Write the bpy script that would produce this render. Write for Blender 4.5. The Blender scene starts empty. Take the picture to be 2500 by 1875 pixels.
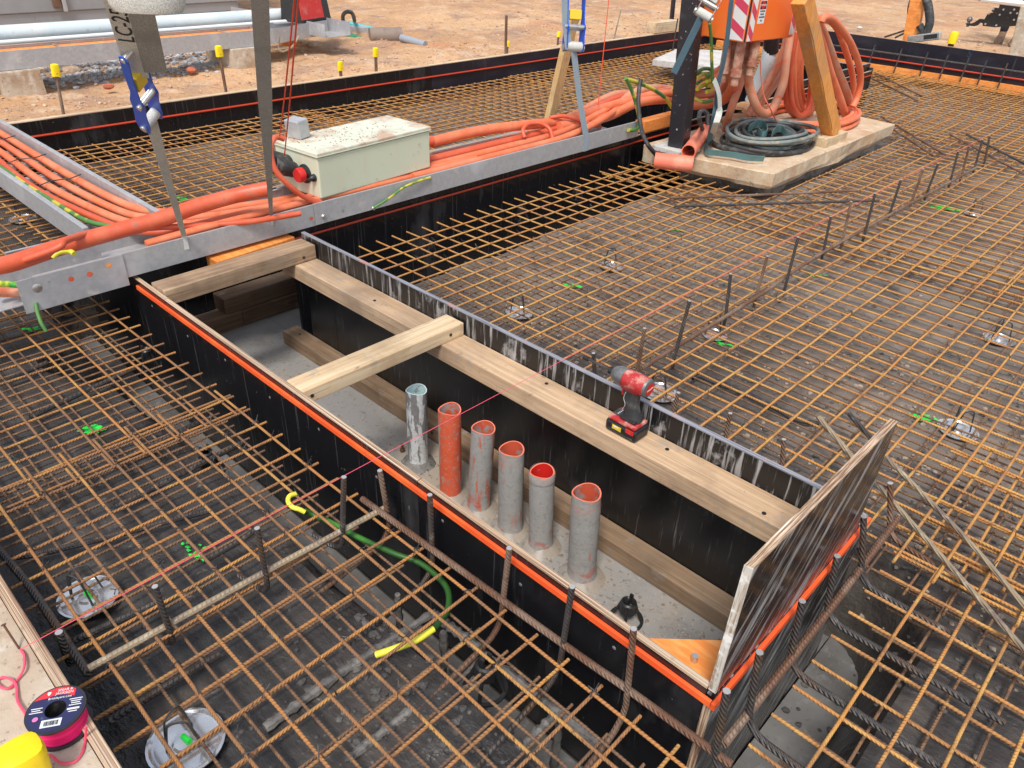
import bpy, bmesh, math, random
from mathutils import Vector, Matrix, noise
random.seed(7)
S = bpy.context.scene
COL = S.collection
rad = math.radians
# ------------------------------------------------------------------ camera
H = 1.46                                   # camera height above the top mesh (z = 0)
YAW, PIT, ROL, F = -0.74244537, 0.56485359, -0.04146379, 1853.16
fw = Vector((math.cos(PIT)*math.sin(YAW), math.cos(PIT)*math.cos(YAW), -math.sin(PIT)))
rt = Vector((math.cos(YAW), -math.sin(YAW), 0))
dn = fw.cross(rt)
rt, dn = math.cos(ROL)*rt+math.sin(ROL)*dn, -math.sin(ROL)*rt+math.cos(ROL)*dn
cam = bpy.data.cameras.new('camera'); co = bpy.data.objects.new('camera', cam); COL.objects.link(co)
co.matrix_world = Matrix(((rt.x, -dn.x, -fw.x, 0), (rt.y, -dn.y, -fw.y, 0), (rt.z, -dn.z, -fw.z, H), (0, 0, 0, 1)))
cam.sensor_fit = 'HORIZONTAL'; cam.angle = 2*math.atan(1250/F); cam.clip_end = 300; cam.clip_start = 0.05
S.camera = co
# ------------------------------------------------------------------ light
W = bpy.data.worlds.new('World'); S.world = W; W.use_nodes = True
wn = W.node_tree.nodes; wl = W.node_tree.links
sky = wn.new('ShaderNodeTexSky'); sky.sky_type = 'NISHITA'; sky.sun_disc = False
SUN_EL, SUN_AZ = rad(58), rad(150)         # azimuth from +Y towards +X
sky.sun_elevation = SUN_EL; sky.sun_rotation = SUN_AZ
sky.air_density = 1.0; sky.dust_density = 1.5; sky.ozone_density = 1.0
wn['Background'].inputs['Strength'].default_value = 0.105
hs = wn.new('ShaderNodeHueSaturation'); hs.inputs['Saturation'].default_value = .45     # thin cloud: a paler sky
wl.new(sky.outputs['Color'], hs.inputs['Color']); wl.new(hs.outputs['Color'], wn['Background'].inputs['Color'])
sl = bpy.data.lights.new('sun', 'SUN'); sl.energy = 1.5; sl.angle = rad(14); sl.color = (1, .955, .90)
so = bpy.data.objects.new('sun', sl); COL.objects.link(so)
sd = Vector((math.sin(SUN_AZ)*math.cos(SUN_EL), math.cos(SUN_AZ)*math.cos(SUN_EL), math.sin(SUN_EL)))
so.rotation_euler = sd.to_track_quat('Z', 'Y').to_euler(); so.location = sd*20
S.view_settings.view_transform = 'Standard'; S.view_settings.look = 'None'
S.view_settings.exposure = 1.05; S.view_settings.gamma = 1
S.render.resolution_x, S.render.resolution_y = 1024, 768
S.cycles.max_bounces = 8

# ------------------------------------------------------------------ survey helper: photo point + known plane -> place on site
def Q(ox, oy, s):
    def f(x, y, z=None, X=None, Y=None, d=None):
        v = fw + rt*((ox+x/s-1250)/F) + dn*((oy+y/s-937.5)/F)
        if z is not None: t = (z-H)/v.z
        elif X is not None: t = X/v.x
        elif Y is not None: t = Y/v.y
        else: t = d/v.length
        return Vector((0, 0, H))+v*t
    return f
zA, zB, zC, zD = Q(0, 0, 2.592), Q(500, 0, 2.592), Q(1250, 0, 2.592), Q(1650, 0, 2.592)
zE, zF, zG, zH = Q(0, 550, 2.592), Q(650, 500, 2.592), Q(1300, 550, 2.592), Q(1700, 400, 2.765)
zI, zJ, zK, zL = Q(0, 1235, 2.592), Q(600, 1235, 2.592), Q(1200, 1235, 2.592), Q(1650, 950, 2.592)
zM, zN, zO, zP = Q(1650, 1235, 2.592), Q(0, 1000, 3.687), Q(500, 1200, 3.687), Q(1400, 800, 3.687)
zR, zS, zT, zU = Q(1900, 1250, 3.687), Q(2100, 0, 5.53), Q(1640, 0, 4.254), Q(200, 0, 5.53)
zV, zW, zX, zY, zZ = Q(540, 0, 2.538), Q(0, 1600, 3.525), Q(1400, 820, 3.4), Q(1550, 180, 3.098), Q(900, 850, 1.587)
zz = Q(0, 0, .8848)
V = Vector

# ------------------------------------------------------------------ materials
def C(r, g, b):
    f = lambda c: (c/255/12.92) if c <= 10 else ((c/255+.055)/1.055)**2.4
    return (f(r), f(g), f(b), 1)
MATS = {}
def mat(name, color, rough=.6, metal=0., layers=(), bump=(), rib=None, spec=.5, rnd=1., coat=0., alpha=None):
    m = bpy.data.materials.new(name); m.use_nodes = True; MATS[name] = m
    n, l = m.node_tree.nodes, m.node_tree.links
    b = n['Principled BSDF']; b.inputs['Roughness'].default_value = rough; b.inputs['Metallic'].default_value = metal
    b.inputs['Specular IOR Level'].default_value = spec; b.inputs['Coat Weight'].default_value = coat
    b.inputs['Coat Roughness'].default_value = .15
    tc = n.new('ShaderNodeTexCoord'); oi = n.new('ShaderNodeObjectInfo')
    mu = n.new('ShaderNodeMath'); mu.operation = 'MULTIPLY'; mu.inputs[1].default_value = 37.3*rnd; l.new(oi.outputs['Random'], mu.inputs[0])
    ad = n.new('ShaderNodeVectorMath'); l.new(tc.outputs['Object'], ad.inputs[0]); l.new(mu.outputs[0], ad.inputs[1])
    def tex(scale, detail=4, rot=None, off=0):
        mp = n.new('ShaderNodeMapping'); l.new(ad.outputs[0], mp.inputs[0])
        s = scale if isinstance(scale, tuple) else (scale,)*3
        mp.inputs['Location'].default_value = (off*3.1, off*1.7, off*2.3)
        mp.inputs['Scale'].default_value = s
        if rot:
            m2 = n.new('ShaderNodeMapping'); l.new(ad.outputs[0], m2.inputs[0]); m2.inputs['Rotation'].default_value = rot
            l.new(m2.outputs[0], mp.inputs[0])
        t = n.new('ShaderNodeTexNoise'); t.inputs['Scale'].default_value = 1; t.inputs['Detail'].default_value = detail
        t.inputs['Roughness'].default_value = .6
        l.new(mp.outputs[0], t.inputs['Vector']); return t.outputs['Fac']
    def rng(o, lo, hi, a=0., c=1.):
        r = n.new('ShaderNodeMapRange'); r.inputs[1].default_value = lo; r.inputs[2].default_value = hi
        r.inputs[3].default_value = a; r.inputs[4].default_value = c; l.new(o, r.inputs[0]); return r.outputs[0]
    cur = n.new('ShaderNodeRGB'); cur.outputs[0].default_value = color if len(color) == 4 else (*color, 1); cur = cur.outputs[0]
    rsock = None
    for i, L in enumerate(layers):
        sc, lo, hi, c = L[:4]; opt = L[4] if len(L) > 4 else {}
        f = rng(tex(sc, opt.get('detail', 4), opt.get('rot'), i+1), lo, hi, 0, opt.get('amt', 1.))
        if 'obj' in opt:
            om = n.new('ShaderNodeMath'); om.operation = 'MULTIPLY'; l.new(rng(oi.outputs['Random'], *opt['obj']), om.inputs[0]); l.new(f, om.inputs[1]); f = om.outputs[0]
        if 'grad' in opt:
            sp = n.new('ShaderNodeSeparateXYZ'); l.new(tc.outputs['Object'], sp.inputs[0])
            gm = n.new('ShaderNodeMath'); gm.operation = 'MULTIPLY'; l.new(f, gm.inputs[0]); ax_, g0, g1 = opt['grad']; l.new(rng(sp.outputs[ax_], g0, g1), gm.inputs[1]); f = gm.outputs[0]
        mx = n.new('ShaderNodeMix'); mx.data_type = 'RGBA'; l.new(f, mx.inputs[0]); l.new(cur, mx.inputs[6])
        mx.inputs[7].default_value = c if len(c) == 4 else (*c, 1); cur = mx.outputs[2]
        if 'rough' in opt:
            rm = n.new('ShaderNodeMix'); l.new(f, rm.inputs[0])
            if rsock is None: rm.inputs[2].default_value = rough
            else: l.new(rsock, rm.inputs[2])
            rm.inputs[3].default_value = opt['rough']; rsock = rm.outputs[0]
    if rsock is not None: l.new(rsock, b.inputs['Roughness'])
    l.new(cur, b.inputs['Base Color'])
    nrm = None
    if rib:
        mp = n.new('ShaderNodeMapping'); l.new(tc.outputs['Object'], mp.inputs[0]); mp.inputs['Rotation'].default_value = (0, 0, 0)
        w = n.new('ShaderNodeTexWave'); w.bands_direction = 'DIAGONAL'; w.inputs['Scale'].default_value = rib[0]*1.15; w.inputs['Distortion'].default_value = .3
        l.new(mp.outputs[0], w.inputs[0])
        bp = n.new('ShaderNodeBump'); bp.inputs['Distance'].default_value = rib[1]; bp.inputs['Strength'].default_value = .8
        l.new(w.outputs['Fac'], bp.inputs['Height']); nrm = bp.outputs[0]
    for j, B in enumerate(bump):
        bp = n.new('ShaderNodeBump'); bp.inputs['Strength'].default_value = B[1]; bp.inputs['Distance'].default_value = B[2]
        l.new(tex(B[0], 5, None, 20+j), bp.inputs['Height'])
        if nrm is not None: l.new(nrm, bp.inputs['Normal'])
        nrm = bp.outputs[0]
    if nrm is not None: l.new(nrm, b.inputs['Normal'])
    return m
ORANGE = C(235, 95, 45)
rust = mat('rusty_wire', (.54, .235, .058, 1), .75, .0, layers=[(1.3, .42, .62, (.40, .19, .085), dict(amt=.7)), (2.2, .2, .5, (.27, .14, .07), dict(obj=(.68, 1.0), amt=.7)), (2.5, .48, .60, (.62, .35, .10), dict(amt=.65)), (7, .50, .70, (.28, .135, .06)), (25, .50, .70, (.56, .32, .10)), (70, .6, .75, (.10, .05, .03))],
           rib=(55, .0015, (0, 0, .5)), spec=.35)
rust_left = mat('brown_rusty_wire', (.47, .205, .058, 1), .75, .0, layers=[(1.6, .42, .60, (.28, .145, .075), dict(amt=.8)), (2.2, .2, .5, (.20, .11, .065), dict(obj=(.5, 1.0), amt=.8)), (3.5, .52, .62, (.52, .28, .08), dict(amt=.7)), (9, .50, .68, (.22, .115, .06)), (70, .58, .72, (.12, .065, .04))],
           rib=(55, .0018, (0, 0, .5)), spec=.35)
rust_shaded = mat('shaded_lower_wire', (.24, .135, .075, 1), .8, .0, layers=[(3, .40, .66, (.15, .09, .06)), (25, .55, .72, (.36, .20, .085)), (70, .6, .75, (.10, .06, .04))],  # lower mesh: shade painted in as a darker brown wire
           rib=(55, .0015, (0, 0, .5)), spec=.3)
rebar = mat('grey_rebar', (.085, .078, .074, 1), .5, .45, layers=[(9, .5, .7, (.16, .09, .05)), (30, .58, .75, (.25, .22, .19))], rib=(42, .0032, (0, 0, .5)))
rebar_rust = mat('brown_rebar', (.17, .085, .05, 1), .7, .25, layers=[(6, .45, .65, (.26, .18, .13)), (30, .55, .75, (.08, .05, .04))], rib=(42, .0032, (0, 0, .5)))
rebar_pale = mat('pale_rebar', (.36, .28, .18, 1), .7, .1, layers=[(5, .48, .62, (.20, .15, .12)), (30, .55, .7, (.5, .42, .3))], rib=(45, .0024, (0, 0, .5)))
steel_cut = mat('cut_steel', (.6, .58, .56, 1), .4, .6)
ply = mat('black_film_ply', (.010, .0095, .011, 1), .22, 0, spec=.45,
          layers=[((70, 70, 2.2), .60, .74, (.16, .15, .15), dict(amt=.35, rough=.6)), ((4, 4, 1.5), .58, .75, (.11, .105, .105), dict(amt=.5, rough=.7)), (60, .68, .75, (.35, .34, .33), dict(amt=.5))],
          bump=[((3, 3, 1), .10, .01)])
ply_dusty = mat('dusty_film_ply', (.011, .011, .012, 1), .28, 0, spec=.45,
          layers=[((110, 110, 5), .60, .74, (.40, .39, .38), dict(amt=.35, rough=.7)), ((11, 11, 9), .60, .68, (.42, .41, .40), dict(amt=.75, rough=.8, grad=(2, .30, .62))), ((60, 60, 4), .54, .64, (.5, .49, .48), dict(amt=.7, rough=.8, grad=(2, .36, .60))), (3, .62, .72, (.10, .09, .09), dict(amt=.4))],
          bump=[((3, 3, 1), .10, .01)])
ply_scuff = mat('scuffed_film_ply', (.014, .012, .012, 1), .25, 0, spec=.45,
          layers=[((30, 34, 4), .50, .66, (.50, .49, .48), dict(amt=.7, rough=.7, rot=(.75, 0, 0))), ((2.5, 3, 4), .60, .70, (.12, .085, .055), dict(amt=.5)), ((150, 130, 9), .60, .70, (.62, .62, .62), dict(amt=.75, rot=(.85, 0, 0)))],
          bump=[((3, 3, 1), .08, .01)])
ply_sky_tint = mat('sky_tinted_film_ply', (.013, .012, .020, 1), .3, 0, spec=.5, layers=[((2, 2, 6), .5, .75, (.05, .045, .06), dict(amt=.6)), ((30, 30, 2), .62, .75, (.12, .11, .11), dict(amt=.5)), (50, .7, .76, (.5, .5, .5))])  # bluish sky reflection painted into the black film colour
def edge(name, sc): return mat(name, C(206, 180, 150), .75, 0, layers=[(sc, .40, .58, C(120, 85, 62)), (tuple(v*.5 for v in sc), .55, .7, C(235, 222, 200)), (18, .62, .75, C(150, 130, 110))])
edge_x = edge('ply_edge_lengthwise', (2, 420, 420)); edge_y = edge('ply_edge_crosswise', (420, 2, 420))
edge_z = edge('ply_edge_upright', (300, 300, 6)); edge_white = mat('pale_ply_edge', C(150, 150, 158), .7, 0, layers=[((4, 200, 30), .45, .65, C(96, 96, 102)), (9, .6, .7, C(200, 130, 110), dict(amt=.6))])
def timber(name, axis, a, b, c, g=1.):
    s = [60., 60., 60.]; s[axis] = 1.6; s2 = [180., 180., 180.]; s2[axis] = 5; s3 = [34., 34., 34.]; s3[axis] = 9
    return mat(name, a, .75, 0, layers=[(tuple(s), .40, .62, b, dict(amt=.8*g)), (tuple(s2), .52, .7, c, dict(amt=.6*g)), (5, .50, .72, c, dict(amt=.6)), (2.2, .50, .66, C(140, 122, 104), dict(amt=.55)), (tuple(s3), .69, .75, C(92, 62, 40), dict(amt=.75)), (45, .66, .74, C(96, 84, 74), dict(amt=.5)), (11, .62, .70, C(150, 142, 132), dict(amt=.5))],
               bump=[(tuple(s2), .25, .002)])
tim_x = timber('pine_lengthwise', 0, C(190, 158, 124), C(214, 184, 150), C(136, 110, 88))
tim_y = timber('pine_crosswise', 1, C(204, 176, 138), C(230, 208, 172), C(160, 128, 92))
tim_y2 = timber('weathered_pine', 1, C(150, 122, 95), C(190, 162, 130), C(98, 78, 62))
tim_floor = timber('wet_floor_timber', 0, C(132, 108, 84), C(160, 134, 106), C(92, 72, 56))
tim_fy = timber('dirty_sleeper', 1, C(110, 86, 66), C(140, 112, 88), C(70, 54, 42))
tim_or = mat('orange_ply_face', C(232, 138, 60), .6, 0, layers=[((12, 60, 60), .45, .65, C(245, 165, 90)), (6, .58, .75, C(190, 105, 50))])
tim_leg = timber('amber_timber', 2, C(214, 140, 62), C(228, 162, 88), C(160, 98, 46), .8)
tim_pale = timber('pale_stake', 2, C(214, 178, 118), C(228, 200, 150), C(170, 130, 85))
strip_or = mat('orange_fillet', C(238, 92, 44), .45, 0, layers=[(6, .5, .75, C(255, 120, 60))])
cord_or = mat('orange_level_cord', C(190, 60, 30), .5)
membrane = mat('muddy_black_plastic', (.040, .038, .037, 1), .30, 0, spec=.5, rnd=0,
    layers=[(1.1, .44, .68, (.085, .072, .062), dict(rough=.55, amt=.8)), (.8, .22, .50, (.225, .182, .148), dict(grad=(1, 1.7, 2.6), rough=.7)), (4.5, .52, .70, (.15, .125, .105), dict(amt=.5, rough=.7)), (3.3, .58, .72, (.028, .026, .026), dict(amt=.75, rough=.22)), (22, .64, .74, (.26, .235, .21), dict(amt=.5, rough=.85)), (60, .70, .76, (.36, .34, .31), dict(amt=.5))],
    bump=[((6, 11, 8), .8, .03), ((22, 12, 18), .45, .010), (80, .15, .003)])
blind = mat('blinding_concrete', (.21, .205, .195, 1), .55, 0, rnd=0, layers=[(4, .4, .65, (.13, .12, .11)), (30, .55, .7, (.26, .25, .24)), (90, .62, .72, (.11, .10, .095))], bump=[(40, .3, .004)])
floor_c = mat('pit_floor_concrete', (.30, .29, .275, 1), .5, 0, rnd=0, layers=[(1.7, .45, .6, (.36, .30, .235)), (5, .5, .7, (.23, .22, .20), dict(rough=.35)), (45, .58, .7, (.18, .16, .13)), (120, .62, .7, (.42, .40, .37))], bump=[(35, .3, .004)])
wetmud = mat('grey_mud', (.15, .14, .13, 1), .6, 0, layers=[(20, .45, .65, (.25, .235, .21)), (60, .5, .65, (.09, .085, .08))], bump=[(60, .6, .006)])
conc = mat('old_concrete', C(190, 175, 155), .85, 0, layers=[(3, .42, .62, C(165, 140, 115)), (14, .5, .7, C(205, 195, 180)), (70, .60, .7, C(130, 112, 95))], bump=[(25, .5, .008), (90, .3, .003)])
conc_tan = mat('dusty_pad_concrete', C(200, 178, 148), .9, 0, layers=[(2.5, .42, .62, C(184, 152, 120)), (12, .5, .7, C(208, 192, 166)), (70, .60, .72, C(150, 124, 98)), (140, .6, .7, C(220, 206, 184))], bump=[(20, .6, .01), (90, .3, .003)])
conc_grey = mat('grey_base_concrete', C(156, 146, 134), .8, 0, layers=[(6, .45, .65, C(105, 98, 92)), (40, .55, .7, C(165, 158, 150))], bump=[(30, .6, .008)])
dirt = mat('site_dirt', C(186, 144, 106), .95, 0, rnd=0, spec=.2, layers=[(.5, .42, .60, C(206, 166, 126)), (1.8, .50, .66, C(164, 132, 110)), (5, .5, .7, C(206, 176, 146)), (1.1, .58, .70, C(204, 138, 98), dict(amt=.7)), (28, .55, .7, C(146, 116, 96)), (80, .6, .72, C(212, 188, 162))],
           bump=[(6, .8, .05), (26, .8, .02), (90, .6, .006)])
stone = mat('pale_stone', C(186, 158, 132), .9, 0, layers=[(3, .4, .6, C(160, 118, 92)), (30, .5, .7, C(214, 192, 168))], bump=[(40, .5, .004)])
stone_red = mat('brick_lump', C(185, 105, 78), .9, 0, layers=[(20, .45, .65, C(150, 78, 58))], bump=[(40, .5, .004)])
gravel = mat('blue_gravel', C(176, 176, 178), .8, 0, layers=[(25, .45, .6, C(136, 136, 140)), (60, .52, .66, C(208, 206, 204))])
galv = mat('galvanised_steel', (.46, .462, .465, 1), .42, .3, layers=[(40, .42, .62, (.40, .405, .42)), (3, .55, .72, (.60, .60, .61)), (12, .64, .74, (.62, .58, .53))], bump=[(8, .05, .01)])
galv_dark = mat('shed_grey_paint', C(150, 152, 154), .55, .1, layers=[(1.5, .45, .65, C(136, 138, 141)), (20, .66, .74, C(110, 100, 92), dict(amt=.5))])
pvc = mat('orange_conduit', C(222, 112, 70), .58, 0, layers=[(40, .5, .7, C(208, 142, 110), dict(amt=.5)), (5, .42, .66, C(224, 136, 100)), (1.5, .5, .65, C(206, 104, 70)), (16, .58, .74, C(202, 106, 74))])
pvc_deep = mat('deep_orange_conduit', C(206, 88, 56), .45, 0, layers=[(6, .5, .7, C(216, 110, 78)), (25, .6, .72, C(182, 106, 84))])
pvc_dusty = mat('dusty_orange_hose', C(208, 128, 96), .7, 0, layers=[(5, .42, .62, C(196, 148, 120)), (18, .52, .7, C(222, 98, 58))], bump=[(60, .2, .002)])
pvc_brown = mat('muddy_adaptor', C(158, 100, 78), .75, 0, layers=[(14, .45, .62, C(190, 150, 128)), (40, .55, .7, C(130, 76, 56))], bump=[(40, .4, .004)])
pvc_pink = mat('faded_orange_pipe', C(226, 118, 92), .6, 0, layers=[(5, .5, .7, C(235, 148, 120)), (40, .62, .72, C(190, 110, 88))])
def pipem(name, base, lo, hi, gc=(.36, .35, .33), extra=()): return mat(name, base, .55, 0, layers=[((38, 38, 9), lo, hi, gc, dict(rough=.9)), (70, .52, .66, (.26, .25, .235), dict(amt=.55)), (120, .58, .68, (.46, .45, .43), dict(amt=.5))]+list(extra), bump=[(22, .5, .006), (90, .5, .0025)])
_red = [((14, 14, 22), .52, .60, C(186, 82, 60), dict(grad=(2, .12, .02), amt=.8))]
pipe_bare = pipem('orange_pipe_few_splashes', C(222, 96, 60), .58, .62); pipe_mid = pipem('orange_pipe_half_caked', C(196, 112, 88), .44, .50, extra=_red)
pipe_cake = pipem('orange_pipe_caked', C(186, 122, 106), .30, .36, extra=_red+[((20, 20, 30), .50, .58, C(190, 140, 126), dict(grad=(2, .29, .36), amt=.8))]); pipe_white = pipem('pale_pipe_splashed', C(206, 210, 210), .47, .51, (.20, .20, .20))
pipe_in = mat('pipe_bore', C(196, 84, 56), .7, 0, layers=[(20, .48, .58, (.30, .28, .26))]); pipe_in_red = mat('red_pipe_bore', C(205, 40, 34), .5, 0, layers=[(24, .6, .66, (.3, .28, .26))]); pipe_in_pale = mat('pale_pipe_bore', C(185, 212, 212), .5, 0, layers=[(30, .58, .66, (.3, .3, .3))])
beige = mat('cream_enclosure', C(206, 210, 184), .42, 0, layers=[(2, .5, .8, C(196, 198, 172)), ((8, 8, 1.5), .6, .75, C(200, 190, 165), dict(amt=.5))])
beige_top = mat('cream_lid_dirty', C(208, 210, 190), .5, 0, layers=[(6, .52, .66, C(186, 150, 122), dict(amt=.85)), (50, .55, .7, C(150, 118, 95), dict(amt=.4))])
black_pl = mat('black_plastic', (.018, .018, .019, 1), .4, 0, layers=[(30, .6, .75, (.12, .11, .10), dict(amt=.5))])
black_rub = mat('dusty_black_rubber', (.035, .035, .036, 1), .6, 0, layers=[(20, .52, .72, (.15, .14, .13))])
red_pl = mat('red_plastic', C(205, 40, 36), .38, 0, layers=[(12, .55, .72, C(200, 120, 108), dict(amt=.7, rough=.7)), (50, .62, .74, C(225, 180, 165), dict(amt=.5))])
red_tool = mat('red_tool_shell', C(176, 46, 46), .42, 0, layers=[((30, 30, 30), .50, .66, C(200, 156, 140), dict(amt=.85, rough=.75)), (8, .55, .75, C(170, 52, 50))])
grey_tool = mat('scuffed_grey_metal', (.20, .20, .20, 1), .42, .6, layers=[(30, .5, .7, (.36, .34, .31))])
yellow = mat('yellow_cap', C(250, 215, 20), .45, 0, layers=[(20, .6, .75, C(225, 180, 25))])
yellow_lbl = mat('yellow_label', C(222, 190, 50), .5)
white = mat('white_paint', (.75, .75, .74, 1), .5); black_ink = mat('black_ink', (.02, .02, .02, 1), .6); red_ink = mat('red_ink', C(200, 32, 40), .5)
chalk = mat('chalk', (.45, .45, .44, 1), .8)
blue = mat('blue_ratchet_paint', C(14, 78, 190), .4, 0, layers=[(20, .6, .72, C(70, 120, 200), dict(amt=.6)), (60, .68, .74, C(160, 160, 165), dict(amt=.5))])
zinc = mat('zinc_bolt', (.62, .6, .56, 1), .35, .8, layers=[(40, .5, .7, (.42, .40, .37))])
def webm(name, a, b): return mat(name, a, .85, 0, layers=[((420, 420, 420), .4, .6, b), (12, .5, .7, b, dict(amt=.6))], bump=[((300, 300, 300), .4, .002)], spec=.2)
web_grey = webm('grey_webbing', C(214, 214, 206), C(172, 172, 166)); web_dark = webm('dark_webbing', C(166, 166, 160), C(128, 128, 125)); web_silver = webm('silver_grey_webbing', C(160, 172, 178), C(130, 142, 150)); web_blue = webm('blue_grey_webbing', C(96, 122, 132), C(72, 96, 108))
flat_hose = mat('blue_grey_layflat', C(122, 132, 130), .65, 0, layers=[(6, .45, .65, C(88, 100, 100)), (20, .50, .70, C(160, 148, 124))])
flat_teal = mat('teal_layflat', C(84, 122, 124), .6, 0, layers=[(9, .5, .7, C(110, 140, 138))])
green = mat('green_earth_wire', C(44, 88, 34), .42, 0, layers=[((3, 3, 3), .52, .58, C(62, 122, 46))])
gy = mat('green_yellow_wire', C(84, 132, 66), .45, 0, layers=[((5, 5, 5), .50, .54, C(196, 186, 66))])
yel_w = mat('yellow_green_wire', C(226, 218, 70), .45, 0, layers=[((7, 7, 7), .55, .60, C(70, 160, 60))])
pink = mat('pink_line', C(236, 88, 112), .7); hotpink = mat('hot_pink_winding', C(250, 30, 125), .6, layers=[((3, 3, 300), .45, .6, C(215, 5, 85))])
red_cord = mat('red_cord', C(225, 80, 50), .7)
navy = mat('navy_label', C(42, 44, 84), .45, layers=[(40, .62, .72, C(90, 92, 125))]); red_lbl = mat('red_label', C(215, 52, 60), .45); spool_bk = mat('spool_plastic', (.03, .03, .034, 1), .45)
pinkdot = mat('pink_dot', C(232, 120, 175), .5); paper = mat('white_label', C(215, 220, 222), .6)
fluo = mat('green_spray_paint', C(40, 225, 75), .6, 0, layers=[(30, .55, .68, C(35, 160, 60))])
chrome = mat('shiny_tin_disc', (.82, .83, .84, 1), .16, .8, layers=[(9, .60, .7, (.5, .47, .43), dict(rough=.5, amt=.7))])
post_bk = mat('black_painted_post', (.022, .021, .026, 1), .38, 0, layers=[(45, .66, .71, (.5, .5, .5)), (5, .58, .75, (.07, .065, .065))])
or_box = mat('orange_board', C(240, 112, 42), .42, 0, layers=[(3, .5, .75, C(232, 124, 60))])
taped = mat('hazard_red', C(205, 66, 92), .5); tapew = mat('hazard_white', (.72, .72, .70, 1), .5)
pale_pipe = mat('pale_blue_pipe', C(200, 214, 218), .4, 0, layers=[(2, .45, .65, C(216, 222, 222)), (20, .6, .72, C(178, 190, 194))])
paleconc = mat('pale_concrete_lid', C(200, 196, 190), .85, 0, layers=[(8, .45, .65, C(180, 172, 164)), (40, .58, .7, C(150, 142, 134))], bump=[(40, .3, .003)])
teal_pl = mat('green_profile', C(20, 140, 100), .5); teal2 = mat('teal_tube', C(90, 175, 175), .5)
brown_pipe = mat('brown_grey_tube', C(138, 122, 110), .7, layers=[(10, .5, .7, C(118, 102, 92))]); grey_pipe = mat('grey_tube', C(150, 156, 164), .5)
trouser = mat('dark_trousers', (.03, .032, .045, 1), .85, bump=[(20, .5, .01)]); boot = mat('tan_boot', C(150, 122, 98), .8, layers=[(30, .5, .7, C(120, 95, 75))])
skin = mat('skin', C(200, 150, 120), .6); shirt = mat('hi_vis_shirt', C(230, 120, 40), .8)
redmud = mat('sandbag', C(186, 140, 100), .9, layers=[(10, .45, .65, C(160, 116, 82))], bump=[(30, .6, .01)])
clear = mat('grey_tarp', C(120, 120, 118), .4)
clod = mat('dark_mud_clod', (.075, .07, .066, 1), .7, 0, layers=[(40, .45, .65, (.13, .12, .11))], bump=[(90, .6, .004)])
crumb = mat('pale_crumb', C(168, 154, 138), .9, 0, layers=[(60, .4, .6, C(120, 108, 96))])
loam = mat('crumbled_dirt', C(176, 130, 96), .95, layers=[(60, .45, .65, C(140, 98, 72))], bump=[(80, .8, .004)])

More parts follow.
